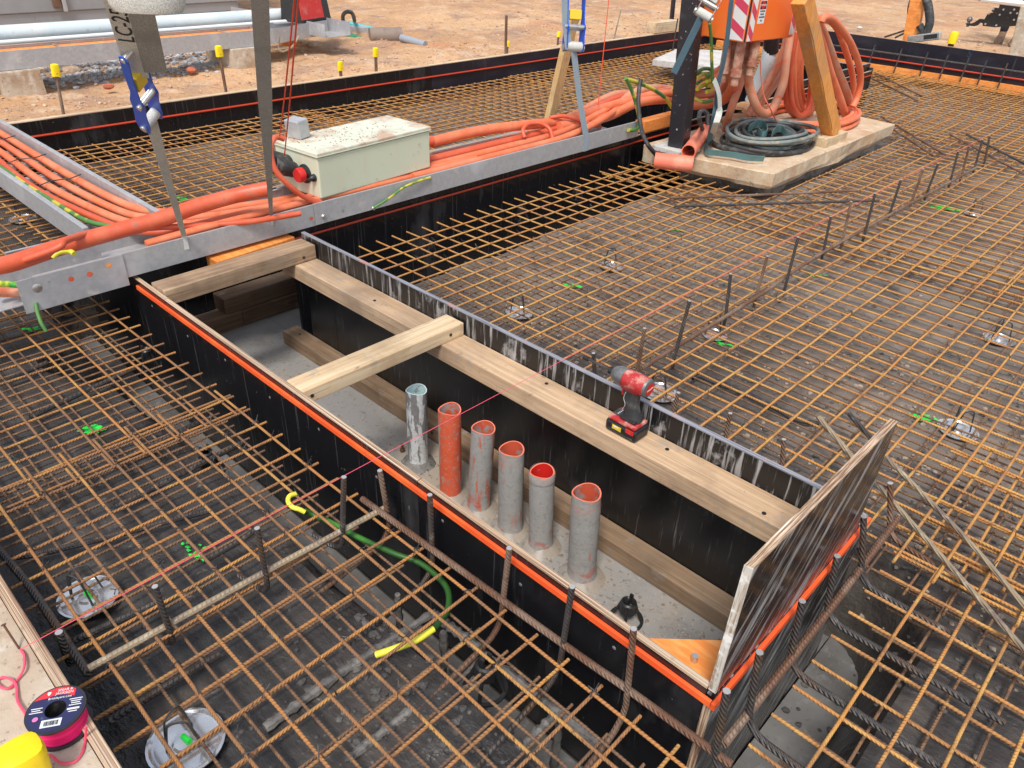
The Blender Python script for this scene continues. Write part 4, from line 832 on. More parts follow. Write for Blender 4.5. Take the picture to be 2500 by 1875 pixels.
B = zC(640, 235, X=XF-.3); o = MB().cyl(V((B.x, B.y, .05)), zC(690, 60, X=XF-.3), .008, 8).build('steel_stake', rebar_pale); tag(o, 'thin leaning rod behind the back form near the black post', 'stake')
B = zC(1020, 75, X=XF-.3); o = MB().cyl(V((B.x, B.y, .1)), zC(1028, -60, X=XF-.3), .03, 8).build('steel_stake', post_bk); tag(o, 'dark round stake rising behind the far corner panel', 'stake')
# ================================================================== IMPACT DRIVER
# local frame: x forward (bit), y left, z up; battery base on the rail
base = zX(445, 800, z=.0735); base = V((base.x, base.y, .0735))
fwd_t = zX(125, 120, z=.0735+.20); hd_t = zX(500, 300, z=.0735+.20)
dirx = V((fwd_t.x-hd_t.x, fwd_t.y-hd_t.y, 0)).normalized()
M = Matrix.Translation(base) @ Matrix(((dirx.x, -dirx.y, 0, 0), (dirx.y, dirx.x, 0, 0), (0, 0, 1, 0), (0, 0, 0, 1)))
t = thing('impact_driver', 'dusty red and black cordless impact driver standing on the pine rail', 'power tool', base)
def lb_(name, mt, x0, x1, y0, y1, z0, z1, bev=.004, par=None, M2=None): return rbox(name, mt, par or t, x0, x1, y0, y1, z0, z1, bev, M @ (M2 or Matrix()))
bat = lb_('battery', black_pl, -.055, .062, -.036, .036, .001, .040, .008)
for s in (-1, 1): lb_('rib', black_rub, -.045, .05, s*.0365-.001, s*.0365+.001, .008, .013, .0005, bat)
lb_('battery_label', yellow_lbl, .0, .034, .0362, .0372, .017, .033, .0005, bat); lb_('battery_latch', red_pl, -.046, -.016, .0345, .0375, .026, .041, .001, bat)
lb_('logo_bar', white, .010, .030, .0372, .0377, .026, .030, .0, bat)
foot = lb_('foot', red_tool, -.048, .056, -.034, .034, .0405, .056, .006); lb_('foot_top', black_pl, -.040, .020, -.027, .027, .0562, .068, .008, foot); lb_('switch_pad', black_rub, .024, .050, -.018, .018, .0562, .0605, .002, foot)
for k in range(4): lb_('led', white, .032, .036, -.013+k*.0075, -.010+k*.0075, .0605, .0612, 0, foot)
def section(cx, z, a, b): return [M @ V((cx+a*math.copysign(abs(math.cos(k*math.pi/10))**.75, math.cos(k*math.pi/10)), b*math.copysign(abs(math.sin(k*math.pi/10))**.75, math.sin(k*math.pi/10)), z)) for k in range(20)]
secs = [(-.014, .060, .030, .024), (-.012, .075, .024, .020), (-.006, .10, .0225, .0185), (-.001, .125, .024, .0185), (.003, .150, .028, .020), (.004, .166, .032, .022)]
m = MB(); vs = [p for s in secs for p in section(*s)]; m.add(vs, [(i*20+k, i*20+(k+1) % 20, i*20+20+(k+1) % 20, i*20+20+k) for i in range(len(secs)-1) for k in range(20)]); h = m.build('handle', black_rub, t)
MB().tube(smoothpath([M @ V((.018, .018, .085)), M @ V((.008, .0205, .11)), M @ V((.016, .0205, .13)), M @ V((.010, .022, .155))], 4), .0012, 5).build('seam', chalk, h)
MB().box(.022, .036, -.008, .008, .128, .158, M).build('trigger', red_pl, t, smooth=False, bevel=.004)
hz = .187
MB().lathe([(.0005, -.052), (.024, -.052), (.030, -.046), (.0315, -.020), (.031, .018), (.029, .030), (.001, .031)], M @ V((0, 0, hz)), dirx, 28).build('motor_housing', red_tool, t)
rc_ = MB().lathe([(.0005, -.0575), (.021, -.0575), (.0285, -.054), (.030, -.047), (.028, -.045)], M @ V((0, 0, hz)), dirx, 28).build('rear_cap', grey_tool, t)
MB().lathe([(.0005, -.0585), (.020, -.0582)], M @ V((0, 0, hz)), dirx, 24).build('badge', red_pl, rc_)
text('logo', 'Milwaukee', .0072, white, rc_, M @ Matrix.Translation((-.0588, 0, hz)) @ Matrix.Rotation(rad(-90), 4, 'Z') @ Matrix.Rotation(rad(90), 4, 'X') @ Matrix.Rotation(rad(12), 4, 'Z'))
lb_('neck_band', red_tool, -.028, .034, -.0225, .0225, .158, .172, .005)
MB().lathe([(.030, .030), (.0305, .042), (.029, .055), (.022, .072), (.015, .078), (.001, .079)], M @ V((0, 0, hz)), dirx, 28).build('gear_nose', grey_tool, t)
MB().lathe([(.013, .076), (.013, .092), (.009, .094), (.001, .0945)], M @ V((0, 0, hz)), dirx, 20).build('collet', black_pl, t)
MB().cyl(M @ V((.09, 0, hz)), M @ V((.185, 0, hz)), .0042, 8).build('bit_holder', black_rub, t); MB().cyl(M @ V((.178, 0, hz)), M @ V((.197, 0, hz)), .0075, 10).build('bit_socket', black_pl, t)
# ================================================================== LONG GALVANISED TRAY
def utray(t, axis, a0, a1, b0, b1, z0, z1, th=.003, lip=.012, holes=()):
    # channel along axis ('y' or 'x'); b = across
    f = (lambda name, p0, p1, q0, q1, r0, r1, par=None: rbox(name, galv, par or t, *((q0, q1, p0, p1) if axis == 'y' else (p0, p1, q0, q1)), r0, r1, 0))
    f('side_wall', a0, a1, b0, b0+th, z0, z1); f('side_wall', a0, a1, b1-th, b1, z0, z1); f('base', a0, a1, b0+th+.0005, b1-th-.0005, z0, z0+th)
    f('lip', a0, a1, b0+th+.0003, b0+lip, z1-th, z1); f('lip', a0, a1, b1-lip, b1-th-.0003, z1-th, z1)
TZ0, TZ1 = .142, .242
t = thing('cable_tray', 'long galvanised steel cable tray slung across the pit, left length with punched end plate', 'cable tray', (-3.15, 1.3, TZ0)); TR = t
utray(t, 'y', .66, 1.895, -3.315, -3.005, TZ0, TZ1)
rbox('end_plate', galv, t, -3.0035, -2.9995, .60, .98, TZ0-.03, TZ1+.0, 0)
for nm, x, y, r_, mt in (('bolt', 236, 398, .017, zinc), ('hole', 568, 310, .011, pvc_deep), ('hole', 688, 252, .010, tim_or), ('hole', 450, 340, .010, pvc_deep), ('hole', 310, 358, .005, galv_dark)):
    p = zE(x, y, X=-2.9995); MB().lathe([(.0005, .003 if nm == 'bolt' else .0006), (r_*.7, .0025 if nm == 'bolt' else .0006), (r_, .0004)], p, V((1, 0, 0)), 14).build(nm, mt, t)
t = thing('cable_tray', 'long galvanised steel cable tray carrying the cream enclosure, running to the black post', 'cable tray', (-3.15, 3.2, TZ0)); TR2 = t
utray(t, 'y', 1.86, 4.43, -3.32, -2.998, TZ0+.004, TZ1+.005)
for nm, fn, x, y, r_, mt in (('bolt', zB, 752, 1370, .012, zinc), ('hole', zB, 675, 1382, .009, pvc_deep), ('slot', zB, 875, 1335, .009, galv_dark), ('bolt', zB, 1425, 1125, .010, zinc), ('bolt', zB, 1068, 1318, .011, zinc), ('bolt', zC, 735, 825, .016, zinc)):
    p = fn(x, y, X=-2.997); MB().lathe([(.0005, .008 if nm == 'bolt' else .0006), (r_*.7, .007 if nm == 'bolt' else .0006), (r_, .0004)], p, V((1, 0, 0)), 12).build(nm, mt, t)
t = thing('cable_tray', 'short galvanised tray end behind the punched end plate at the left edge', 'cable tray', (-3.4, .5, TZ0)); rbox('side_wall', galv, t, -3.245, -3.242, .05, .98, TZ0-.012, TZ1-.004, 0); rbox('base', galv, t, -3.2415, -3.04, .05, .64, TZ0-.012, TZ0-.009, 0)
# cable ladder coming in from the left
t = thing('cable_ladder', 'galvanised cable ladder with slotted rungs coming in from the upper left', 'cable ladder', (-4.6, 1.15, .14))
for y0 in (.985, 1.295): rbox('rail', galv, t, -6.0, -3.37, y0-.012, y0+.012, .142, .245, .002)
rbox('rail_lip', galv, t, -6.0, -3.37, 1.0, 1.03, .142, .146, 0)
for k in range(9): rbox('rung', mat('rung_zinc', (.62, .63, .64, 1), .4, .4) if k == 0 else MATS['rung_zinc'], t, -3.62-k*.28-.022, -3.62-k*.28+.022, .998, 1.282, .150, .172, .001)
for k in range(9):
    for q in range(3): rbox('slot', black_ink, t, -3.62-k*.28-.004, -3.62-k*.28+.004, 1.04+q*.085, 1.09+q*.085, .1722, .1726, 0)
# ---- cables
def cable(label, pts, r, mt, name='orange_cable', cat='cable', n=10, sub=6): return tag(MB().tube(smoothpath(pts, sub), r, n).build(name, mt), label, cat)
lad = [(1.245, .020, pvc, 'against the right rail'), (1.185, .0185, pvc, 'second from the right rail'), (1.125, .019, pvc, 'third from the right rail'), (1.075, .016, pvc_deep, 'nearest the green wire')]
for k, (y, r_, mt, w) in enumerate(lad):
    xb = -3.28+.055*k; ye = (1.9, 3.0, 2.2, 1.9)[k]
    cable('orange conduit on the cable ladder '+w+', bending into the long tray', [V((-6.2, y+.01, .20)), V((-5, y, .20)), V((-4.2, y-.01*k, .20)), V((-3.66+.03*k, y+.02, .205)), V((-3.42+.05*k, y+.07, .22)), V((xb-.02, y+.22, .222)), V((xb, y+.45, .205)), V((xb+.01, 1.9, .195)), V((xb, 2.4, .19)), V((xb, 3.2, .19))], r_, mt)
for k in range(4):
    for q, X in enumerate((-4.9, -4.5, -4.05)): pass
m = MB()
for X in (-5.1, -4.62, -4.15):
    m.tube([V((X, 1.26, .232)), V((X+.02, 1.2, .228)), V((X, 1.12, .228)), V((X+.01, 1.06, .22))], .003, 5)
tag(m.build('cable_ties', black_rub), 'thin black ties binding the conduits on the cable ladder', 'cable tie')
cable('green and yellow earth wire beside the conduits on the cable ladder', [V((-6.2, 1.02, .20)), V((-4.6, 1.035, .20)), V((-3.8, 1.04, .205)), V((-3.5, 1.06, .21)), V((-3.32, 1.14, .225)), V((-3.19, 1.25, .235)), V((-3.08, 1.42, .205))], .011, gy)
# thick corrugated conduit up to the enclosure
fat = [zE(-40, 265, z=.27), zE(100, 232, z=.27), zE(360, 145, z=.28), zE(600, 75, z=.29), zA(1000, 1390, z=.31), zA(1250, 1305, z=.33), zA(1500, 1235, z=.35), zA(1700, 1195, z=.37)]
cable('thick deep orange conduit lying across the tray up to the enclosure', fat, .032, pvc_deep, 'thick_conduit', n=16)
thin = [zE(-40, 285, z=.24), zE(350, 150, z=.315), zE(420, 95, z=.33), zE(620, 40, z=.30), zA(1000, 1440, z=.27), zA(1300, 1425, z=.25), zA(1600, 1400, z=.245), zA(1900, 1350, z=.24)]
cable('thin orange cable wrapped round the thick conduit', thin, .013, pvc_deep)
cable('orange cable lying in front in the tray below the enclosure', [V((-3.06, 1.1, .235)), V((-3.05, 1.4, .245)), V((-3.06, 1.9, .24)), V((-3.07, 2.4, .23)), V((-3.08, 3.2, .22))], .017, pvc)
cable('orange cable in the tray behind the front one', [V((-3.12, 1.3, .235)), V((-3.11, 1.7, .24)), V((-3.12, 2.4, .235)), V((-3.1, 3.0, .23))], .018, pvc)
# right of the enclosure
for k, (x, r_, mt, z_, w) in enumerate(((-3.06, .022, pvc, .232, 'in front'), (-3.13, .023, pvc, .238, 'second'), (-3.20, .024, pvc_deep, .245, 'third'), (-3.28, .022, pvc_dusty, .232, 'at the back'))):
    cable('orange conduit in the tray right of the enclosure, %s of four' % w, [V((x, 2.5, z_)), V((x, 3.2, z_)), V((x+.01, 3.7, z_+.01)), V((x-.02, 4.1, z_+.05)), V((-3.2-.03*k, 4.5, .30+.02*k)), V((-3.22-.02*k, 4.8, .33)), V((-3.05-.03*k, 5.1, .36)), V((-2.86-.02*k, 5.22, .5)), V((-2.72, 5.15, .66))], r_, mt)
cable('fat orange conduit leaving the enclosure high and curving to the post', [zB(1430, 900, X=-3.25), zB(1700, 835, X=-3.25), zC(0, 800, X=-3.22), zC(300, 765, X=-3.2), zC(560, 690, X=-3.2), zC(800, 620, X=-3.2), zC(1000, 590, X=-3.2)], .029, pvc, 'thick_conduit', n=14)
cable('orange cable bundle strand below the fat conduit', [zC(300, 800, X=-3.15), zC(600, 740, X=-3.15), zC(800, 650, X=-3.15), zC(1000, 630, X=-3.15), zC(1200, 640, X=-3.15), zC(1300, 660, X=-3.1), zC(1390, 560, X=-2.9), zC(1420, 470, X=-2.8)], .030, pvc, 'thick_conduit')
cable('dusty orange cable strand at the top of the bundle beside the post', [zC(680, 640, X=-3.25), zC(820, 570, X=-3.25), zC(960, 560, X=-3.25), zC(1150, 590, X=-3.2), zC(1300, 590, X=-3.1), zC(1360, 500, X=-2.95)], .028, pvc_dusty, 'thick_conduit')
cable('looped thin orange cable standing up from the tray', [zC(80, 870, X=-3.12), zC(70, 820, X=-3.15), zC(110, 785, X=-3.18), zC(180, 780, X=-3.15), zC(240, 820, X=-3.1), zC(258, 890, X=-3.05)], .012, pvc_deep)
cable('thin orange cable bending over the strap foot', [zC(240, 745, X=-3.2), zC(330, 735, X=-3.15), zC(450, 770, X=-3.1), zC(560, 805, X=-3.1)], .012, pvc_deep)
# ---- cream enclosure
e0 = V((-3.035, 1.925, .2475)); rot = Matrix.Translation(e0) @ Matrix.Rotation(rad(4.5), 4, 'Z')
t = thing('junction_enclosure', 'cream steel junction enclosure with dirty lid sitting on the cable tray', 'enclosure', e0)
LW, DW, HB, HT = .73, .32, .190, .215
body = rbox('body', beige, t, -DW, 0, 0, LW, 0, HB, .006, rot)
lid = rbox('lid', beige_top, t, -DW-.006, .006, -.006, LW+.006, HB+.004, HT, .005, rot); rbox('lid_rim', beige, lid, -DW-.007, .007, -.007, LW+.007, HB+.0035, HB+.010, .002, rot)
rbox('gasket', black_rub, t, -DW+.004, -.004, .004, LW-.004, HB+.0003, HB+.0034, 0, rot)
R3 = rot.to_3x3()
c1 = rot @ V((-.10, 0, .100)); MB().lathe([(.0005, .05), (.030, .05), (.034, .042), (.034, .006), (.042, .003), (.042, 0)], c1, R3 @ V((0, -1, 0)), 24).build('stop_button', red_pl, t)
MB().lathe([(.045, 0), (.045, .006), (.036, .010), (.036, .02)], c1, R3 @ V((0, -1, 0)), 24).build('button_collar', black_pl, t)
c1 = rot @ V((-.035, 0, .095)); MB().lathe([(.018, 0), (.017, .012), (.010, .024), (.005, .028), (.004, .045), (.001, .046)], c1, R3 @ V((0, -1, 0)), 16).build('toggle_switch', black_pl, t)
for k, (xx, zz_) in enumerate(((-.215, .125), (-.17, .10))):
    c1 = rot @ V((xx, .0, zz_)); ax = R3 @ V((-.25, -.75, .30)); g = MB().lathe([(.030, -.03), (.036, .01), (.040, .09), (.044, .105), (.038, .108), (.034, .10), (.032, .03)], c1, ax, 20).build('cable_gland', black_rub, t)
    MB().lathe([(.0005, .085), (.014, .085), (.014, .07)], c1, ax, 12).build('plug_pin', zinc, g); MB().lathe([(.033, .05), (.0005, .05)], c1, ax, 16).build('gland_inside', black_ink, g)
c1 = rot @ V((-.14, LW, .095)); MB().lathe([(.036, 0), (.036, .03), (.030, .032), (.030, .06)], c1, R3 @ V((0, 1, 0)), 6).build('steel_gland', zinc, t); MB().cyl(c1+V((0, .03, 0)), c1+V((0.01, .14, -.005)), .027, 14).build('gland_sleeve', pvc_deep, t)
rc3 = random.Random(4)
m = MB()
for q in range(20): p = rot @ V((.0035, rc3.uniform(.03, LW-.03), rc3.uniform(.01, HB-.02))); rocks(m, p, rc3.uniform(.001, .003), q)
m.build('mud_splashes', loam, t, smooth=False)
cable('thin orange cable looping from the enclosure lid down over its end', [zB(500, 880, X=-3.12), zB(455, 868, X=-3.12), zB(425, 900, X=-3.10), zB(418, 980, X=-3.08), zB(450, 1080, X=-3.06), zB(530, 1170, X=-3.04), zB(620, 1240, X=-3.03), zB(700, 1275, X=-3.02), zB(735, 1278, X=-3.02)], .0125, pvc_deep)
p = zB(595, 860, z=.47); o = rbox('steel_offcut', galv, None, -.045, .045, -.035, .035, 0, .085, .004, Matrix.Translation((p.x, p.y, .4675)) @ Matrix.Rotation(.25, 4, 'Z') @ Matrix.Rotation(.12, 4, 'X')); tag(o, 'small grey steel block sitting on the enclosure lid', 'block')
m = MB(); rc2 = random.Random(8)
for q in range(150):
    p = rot @ V((rc2.uniform(-DW*.95, -.02), min(LW-.03, max(.05, rc2.gauss(.30, .14))), HT+.001)); rocks(m, p, rc2.choice([.0015, .002, .003, .004]), q)
tag(m.build('loose_dirt', loam, smooth=False), 'crumbs of dirt spilled on the enclosure lid', None, kind='stuff')
cable('green and yellow earth strap bolted to the tray below the enclosure', [zB(1068, 1315, X=-2.985), zB(1150, 1265, X=-2.975), zB(1260, 1185, X=-2.978), zB(1370, 1140, X=-2.985), zB(1425, 1125, X=-2.987)], .006, gy, 'earth_wire', 'wire')
cable('yellow and green wire entering the punched end plate at the left edge', [zE(-30, 372, X=-3.05), zE(60, 372, X=-3.05), zE(190, 388, X=-3.02)], .012, yel_w, 'earth_wire', 'wire'); cable('orange cable end under the yellow wire at the left edge', [zE(-30, 425, X=-3.1), zE(80, 425, X=-3.1), zE(205, 420, X=-3.05)], .018, pvc_dusty)
cable('clear green wire dangling from the punched end plate', [zE(225, 490, X=-3.0), zE(240, 560, X=-2.98), zE(262, 620, X=-2.96), zE(292, 670, X=-2.95)], .007, gy, 'earth_wire', 'wire')
cable('yellow green wire loop above the end plate', [zE(330, 205, X=-3.1), zE(370, 172, X=-3.1), zE(440, 165, X=-3.1), zE(470, 180, X=-3.08)], .010, yel_w, 'earth_wire', 'wire')
# green wire loop left of the pit
zg = -.03
cable('thick green earth wire looping through the mesh beside the pit form', [zO(900, 170, z=-0.020), zO(1000, 220, z=-0.040), zO(1180, 300, z=-0.040), zO(1400, 420, z=-0.040), zO(1700, 555, z=-0.040), zO(1930, 640, z=-0.045), zO(2100, 770, z=-0.050), zO(2190, 900, z=-0.050), zO(2180, 1080, z=-0.050), zO(2060, 1235, z=-0.055)], .0082, green, 'earth_wire', 'wire')
cable('yellow tail of the thick green earth wire under the mesh', [zO(2060, 1235, z=-.036), zO(1900, 1340, z=-.04), zO(1720, 1410, z=-.045), zO(1540, 1470, z=-.06)], .0085, yel_w, 'earth_wire', 'wire')
cable('yellow and green wire end curling up at the string crossing', [zO(900, 185, z=-.01), zO(850, 160, z=.0), zO(790, 140, z=.005), zO(750, 90, z=.01), zO(765, 40, z=.015), zO(820, 20, z=.01)], .007, yel_w, 'earth_wire', 'wire')
cable('black cable snaking on the plastic right of the drill', [zP(1070, 460, z=-.09), zP(1120, 435, z=-.085), zP(1200, 465, z=-.085), zP(1400, 545, z=-.085), zP(1600, 610, z=-.085), zP(1800, 720, z=-.085), zP(2000, 830, z=-.085), zP(2210, 860, z=-.085)], .008, black_rub, 'black_cable')
# ================================================================== BLACK POST, PAD AND DISTRIBUTION BOARD
PADZ = .10
def rough_slab(name, mt, outline, z0, z1, par=None, sub=10, amp=.02, seed=1, lip=.8):
    pts = []
    for i, p in enumerate(outline):
        q = outline[(i+1) % len(outline)]
        for k in range(sub):
            f = k/sub; x, y = p[0]+(q[0]-p[0])*f, p[1]+(q[1]-p[1])*f
            pts.append((x, y))
    cx = sum(p[0] for p in pts)/len(pts); cy = sum(p[1] for p in pts)/len(pts); m = MB(); n = len(pts); vs = []
    for z, sc in ((z0, lip), (z0+(z1-z0)*.25, 1), (z1-.006, 1.0), (z1, .99)):
        for x, y in pts:
            j = amp*noise.noise(V((x*5+seed, y*5, z*20)))*(1.6 if z == z0 else .7)
            vs.append(V((cx+(x-cx)*(sc if sc > .95 else 1-.02)+j, cy+(y-cy)*(sc if sc > .95 else 1-.02)+j, z+(amp*.9*noise.noise(V((x*7, y*7, seed))) if z == z0 else 0))))
    fs = [(i*n+k, i*n+(k+1) % n, i*n+n+(k+1) % n, i*n+n+k) for i in range(3) for k in range(n)]
    fs += [tuple(range(3*n, 4*n)), tuple(range(n))[::-1]]
    m.add(vs, fs); return m.build(name, mt, par, smooth=False)
t = thing('concrete_pad', 'sand-coloured concrete pad with ragged edge carrying the post and hoses', 'concrete pad', (-2.35, 5.5, -.1))
rough_slab('slab', conc_tan, [(-2.60, 4.42), (-2.03, 4.52), (-2.04, 6.52), (-2.62, 6.58), (-2.95, 6.5), (-2.95, 4.45)], -.012, PADZ, t, amp=.024)
rough_slab('footing', conc_grey, [(-2.75, 4.6), (-2.14, 4.68), (-2.10, 6.40), (-2.75, 6.45)], -.12, -.002, t, amp=.03, seed=5)
# black post: foot plate, leaning slightly
pb = zD(35, 905, z=.16); pb = V((pb.x-.03, pb.y+.02, .118)); ptop = pb+V((-.02, .02, 1.6))
pt2 = zD(112, -20, X=pb.x-.02)
ax = (pt2-pb).normalized()
t = thing('steel_post', 'black painted square steel post on a foot plate at the edge of the pad', 'post', pb)
M = oriented(pb, ax, V((1, .15, 0))); rbox('shaft', post_bk, t, -.055, .055, -.055, .055, .012, 1.75, .006, M)
rbox('foot_plate', paleconc, t, pb.x-.13, pb.x+.11, pb.y-.12, pb.y+.10, pb.z-.018, pb.z+.012, .003)
rbox('packer', conc, t, pb.x-.12, pb.x+.10, pb.y-.10, pb.y+.09, pb.z-.032, pb.z-.0185, .002)
# distribution board
bx = zT(742, 445, z=.80); bM = Matrix.Translation(bx) @ Matrix.Rotation(rad(-7), 4, 'Z')
t = thing('power_board', 'orange site power board with red and white hazard tape hung on the post', 'power board', bx)
BW, BD, BH = .50, .34, .75
rbox('case', or_box, t, -BD, -.0, 0, BW, 0, BH, .004, bM); rbox('door', or_box, t, .0005, .012, .004, BW-.004, .006, BH-.006, .002, bM)
rbox('door_gap', black_ink, t, .0006, .0115, -.0008, .0037, .004, BH-.004, 0, bM)
tp_ = rbox('hazard_strip', tapew, t, .0122, .0128, .012, .062, .008, BH-.01, 0, bM)
def chevs(par, fx, w0, w1, zs, flip):
    for z in zs:
        q = [fx(w0, z), fx(w1, z+.055*flip), fx(w1, z+.055*flip+.055), fx(w0, z+.055)]
        MB().add([bM @ V(p) for p in q], [(0, 1, 2, 3)]).build('hazard_stripe', taped, par, smooth=False)
chevs(tp_, lambda a, z: (.0133, a, z), .012, .062, [.05+.12*k for k in range(5)], -1)
ts = rbox('hazard_strip', tapew, t, -.105, -.008, -.0012, -.0003, .008, BH-.01, 0, bM)
chevs(ts, lambda a, z: (a, -.0018, z), -.105, -.008, [.07+.13*k for k in range(5)], -1)
tr = rbox('hazard_strip', tapew, t, .0122, .0128, BW-.055, BW-.006, .02, BH-.01, 0, bM); chevs(tr, lambda a, z: (.0133, a, z), BW-.055, BW-.006, [.1+.12*k for k in range(5)], -1)
st = rbox('danger_sticker', paper, t, .0122, .0129, .085, .150, .10, .225, 0, bM); rbox('sticker_head', black_ink, st, .0129, .0133, .088, .147, .178, .222, 0, bM)
MB().lathe([(.0005, 0), (.020, 0)], bM @ V((.0136, .1175, .200)), bM.to_3x3() @ V((1, 0, 0)), 20).build('red_oval', red_ink, st, smooth=False)
TM = lambda y, z: bM @ Matrix.Translation((.0138, y, z)) @ Matrix.Rotation(rad(90), 4, 'Z') @ Matrix.Rotation(rad(90), 4, 'X')
text('lettering', 'DANGER', .0135, white, st, TM(.1175, .200))
for w_, z_ in ((.044, .163), (.034, .147), (.050, .131), (.014, .112)):
    y_ = .1175-w_/2
    while y_ < .1175+w_/2: rbox('small_print', black_ink, st, .0129, .0133, y_, y_+.0045, z_, z_+.009, 0, bM); y_ += .0062
# conduits under the board
for k, (x, y, L) in enumerate(((-.06, .07, .21), (-.14, .05, .20), (-.03, .17, .15), (-.10, .20, .16), (-.18, .18, .14))):
    a = bM @ V((x, y, 0)); o = MB().cyl(a, a-V((0, 0, L)), .030, 14).cyl(a-V((0, 0, L*.78)), a-V((0, 0, L*.98)), .035, 14).cyl(a-V((0, 0, L)), a-V((0, 0, L+.05)), .024, 12).build('conduit_adaptor', pvc_brown, t)
    ends = [a-V((0, 0, L+.03))]
hose = lambda lb, pts, r, mt, n=12: cable(lb, pts, r, mt, 'orange_hose', 'hose', n)
XB = -2.62
hose('bright orange conduit sweeping from the board down behind the post', [zT(660, 760, X=-2.56), zT(650, 850, X=-2.58), zT(610, 950, X=-2.65), zT(530, 1040, X=-2.75), zT(380, 1080, X=-2.9), zT(230, 1095, X=-3.0)], .034, pvc)
hose('second orange conduit sweeping behind the post above the first', [zT(620, 700, X=-2.7), zT(590, 830, X=-2.75), zT(520, 930, X=-2.85), zT(400, 970, X=-2.95), zT(240, 985, X=-3.05)], .030, pvc_dusty)
hose('dusty hose hanging in a U below the board', [zT(790, 740, X=-2.45), zT(805, 880, X=-2.45), zT(850, 1040, X=-2.43), zT(910, 1150, X=-2.42), zT(980, 1180, X=-2.42), zT(1050, 1130, X=-2.42), zT(1110, 1000, X=-2.42), zT(1160, 850, X=-2.43), zT(1190, 600, X=-2.45), zT(1230, 350, X=-2.5), zT(1250, 180, X=-2.52)], .029, pvc_dusty)
for k, off in enumerate((0, 45, 90)):
    hose('dusty hose falling from behind the timber leg to the sandbags, %s of three' % ('left', 'middle', 'right')[k], [zT(1215+off*.6, 250, X=-2.62), zT(1175+off*.7, 480, X=-2.62), zT(1090+off, 700, X=-2.64), zT(980+off, 880, X=-2.66), zT(880+off*.8, 1040, X=-2.68), zT(790+off*.7, 1200, X=-2.7)], .026, pvc_dusty)
hose('pink dusty pipe slanting from board to pad', [zT(760, 700, X=-2.6), zT(700, 900, X=-2.6), zT(620, 1120, X=-2.58), zT(555, 1340, z=.14)], .026, pvc_dusty)
cable('pale grey pipe slanting down behind the hoses', [zT(1035, 400, X=-2.9), zT(1000, 620, X=-2.9), zT(920, 830, X=-2.95), zT(830, 1050, X=-3.0)], .055, pale_pipe, 'grey_pipe', 'pipe', 16); o = MB().cyl(zT(1037, 380, X=-2.89), zT(1028, 540, X=-2.89), .058, 16).build('pipe_sleeve', black_pl); tag(o, 'black band round the pale grey slanting pipe', 'pipe sleeve')
# timber leg on its block
tb = zT(1660, 1385, z=.165); tt = zT(1350, -30, X=tb.x-.1)
bl = thing('timber_block', 'pale timber block bolted to the pad under the amber leg', 'timber', (tb.x, tb.y, PADZ)); rbox('block', tim_y, bl, tb.x-.07, tb.x+.05, tb.y-.17, tb.y+.17, PADZ-.002, .163, .005, None)
for q in (-.12, .0): MB().cyl(V((tb.x-.01, tb.y+q, .163)), V((tb.x-.01, tb.y+q, .172)), .010, 6).build('bolt', zinc, bl)
t = thing('timber_prop', 'amber timber prop leaning up from its block past the power board', 'timber', tb); M = oriented(tb, (tt-tb), V((1, 0, 0))); rbox('leg', tim_leg, t, -.045, .045, -.055, .055, .004, (tt-tb).length, .005, M)
m = MB().tube(smoothpath([M @ V((.047, -.050+.004*math.sin(k*1.3), .1+k*.07)) for k in range(14)], 3), .0013, 5); m.build('wire', black_rub, t)
# hanging coil of orange hose right of the leg
for k, (dx, w) in enumerate(((0, 'outer'), (35, 'second'), (70, 'third'), (-45, 'far'), (105, 'fifth'), (-25, 'sixth'))):
    X = -2.50-.05*k
    hose('orange hose loop hung left of the timber leg, %s strand' % w, [zT(1290+dx, 330, X=X), zT(1250+dx, 560, X=X), zT(1235+dx, 850, X=X), zT(1250+dx*1.2, 1080, X=X), zT(1330+dx, 1200, X=X), zT(1420+dx*.6, 1120, X=X), zT(1460+dx*.3, 900, X=X), zT(1440+dx*.2, 640, X=X)], .021, pvc if k % 3 else pvc_deep)
for k, (pts, w) in enumerate((([(1490, 190), (1520, 330), (1580, 520), (1650, 760), (1740, 1000), (1800, 1180), (1840, 1290)], 'nearest the leg'), ([(1500, 200), (1560, 300), (1640, 500), (1720, 720), (1810, 930), (1870, 1130), (1880, 1300)], 'second from the leg'), ([(1530, 260), (1600, 470), (1680, 700), (1770, 900), (1840, 1080), (1880, 1200)], 'third from the leg'))):
    hose('dusty orange hose falling right of the timber leg, '+w, [zT(*p, X=-2.35-.05*k) for p in pts], .028, pvc_dusty if k else pvc)
hose('orange hose making the wide outer loop at the right of the coil', [zT(1550, 230, X=-2.3), zT(1575, 185, X=-2.3), zT(1650, 190, X=-2.3), zT(1760, 300, X=-2.3), zT(1870, 470, X=-2.3), zT(1945, 680, X=-2.3), zT(1960, 850, X=-2.3), zT(1930, 1000, X=-2.3), zT(1880, 1110, X=-2.3)], .024, pvc)
hose('orange hose making the inner loop at the right of the coil', [zT(1560, 210, X=-2.4), zT(1640, 215, X=-2.4), zT(1720, 300, X=-2.4), zT(1790, 480, X=-2.4), zT(1860, 700, X=-2.4), zT(1890, 900, X=-2.4), zT(1885, 1030, X=-2.4)], .023, pvc)
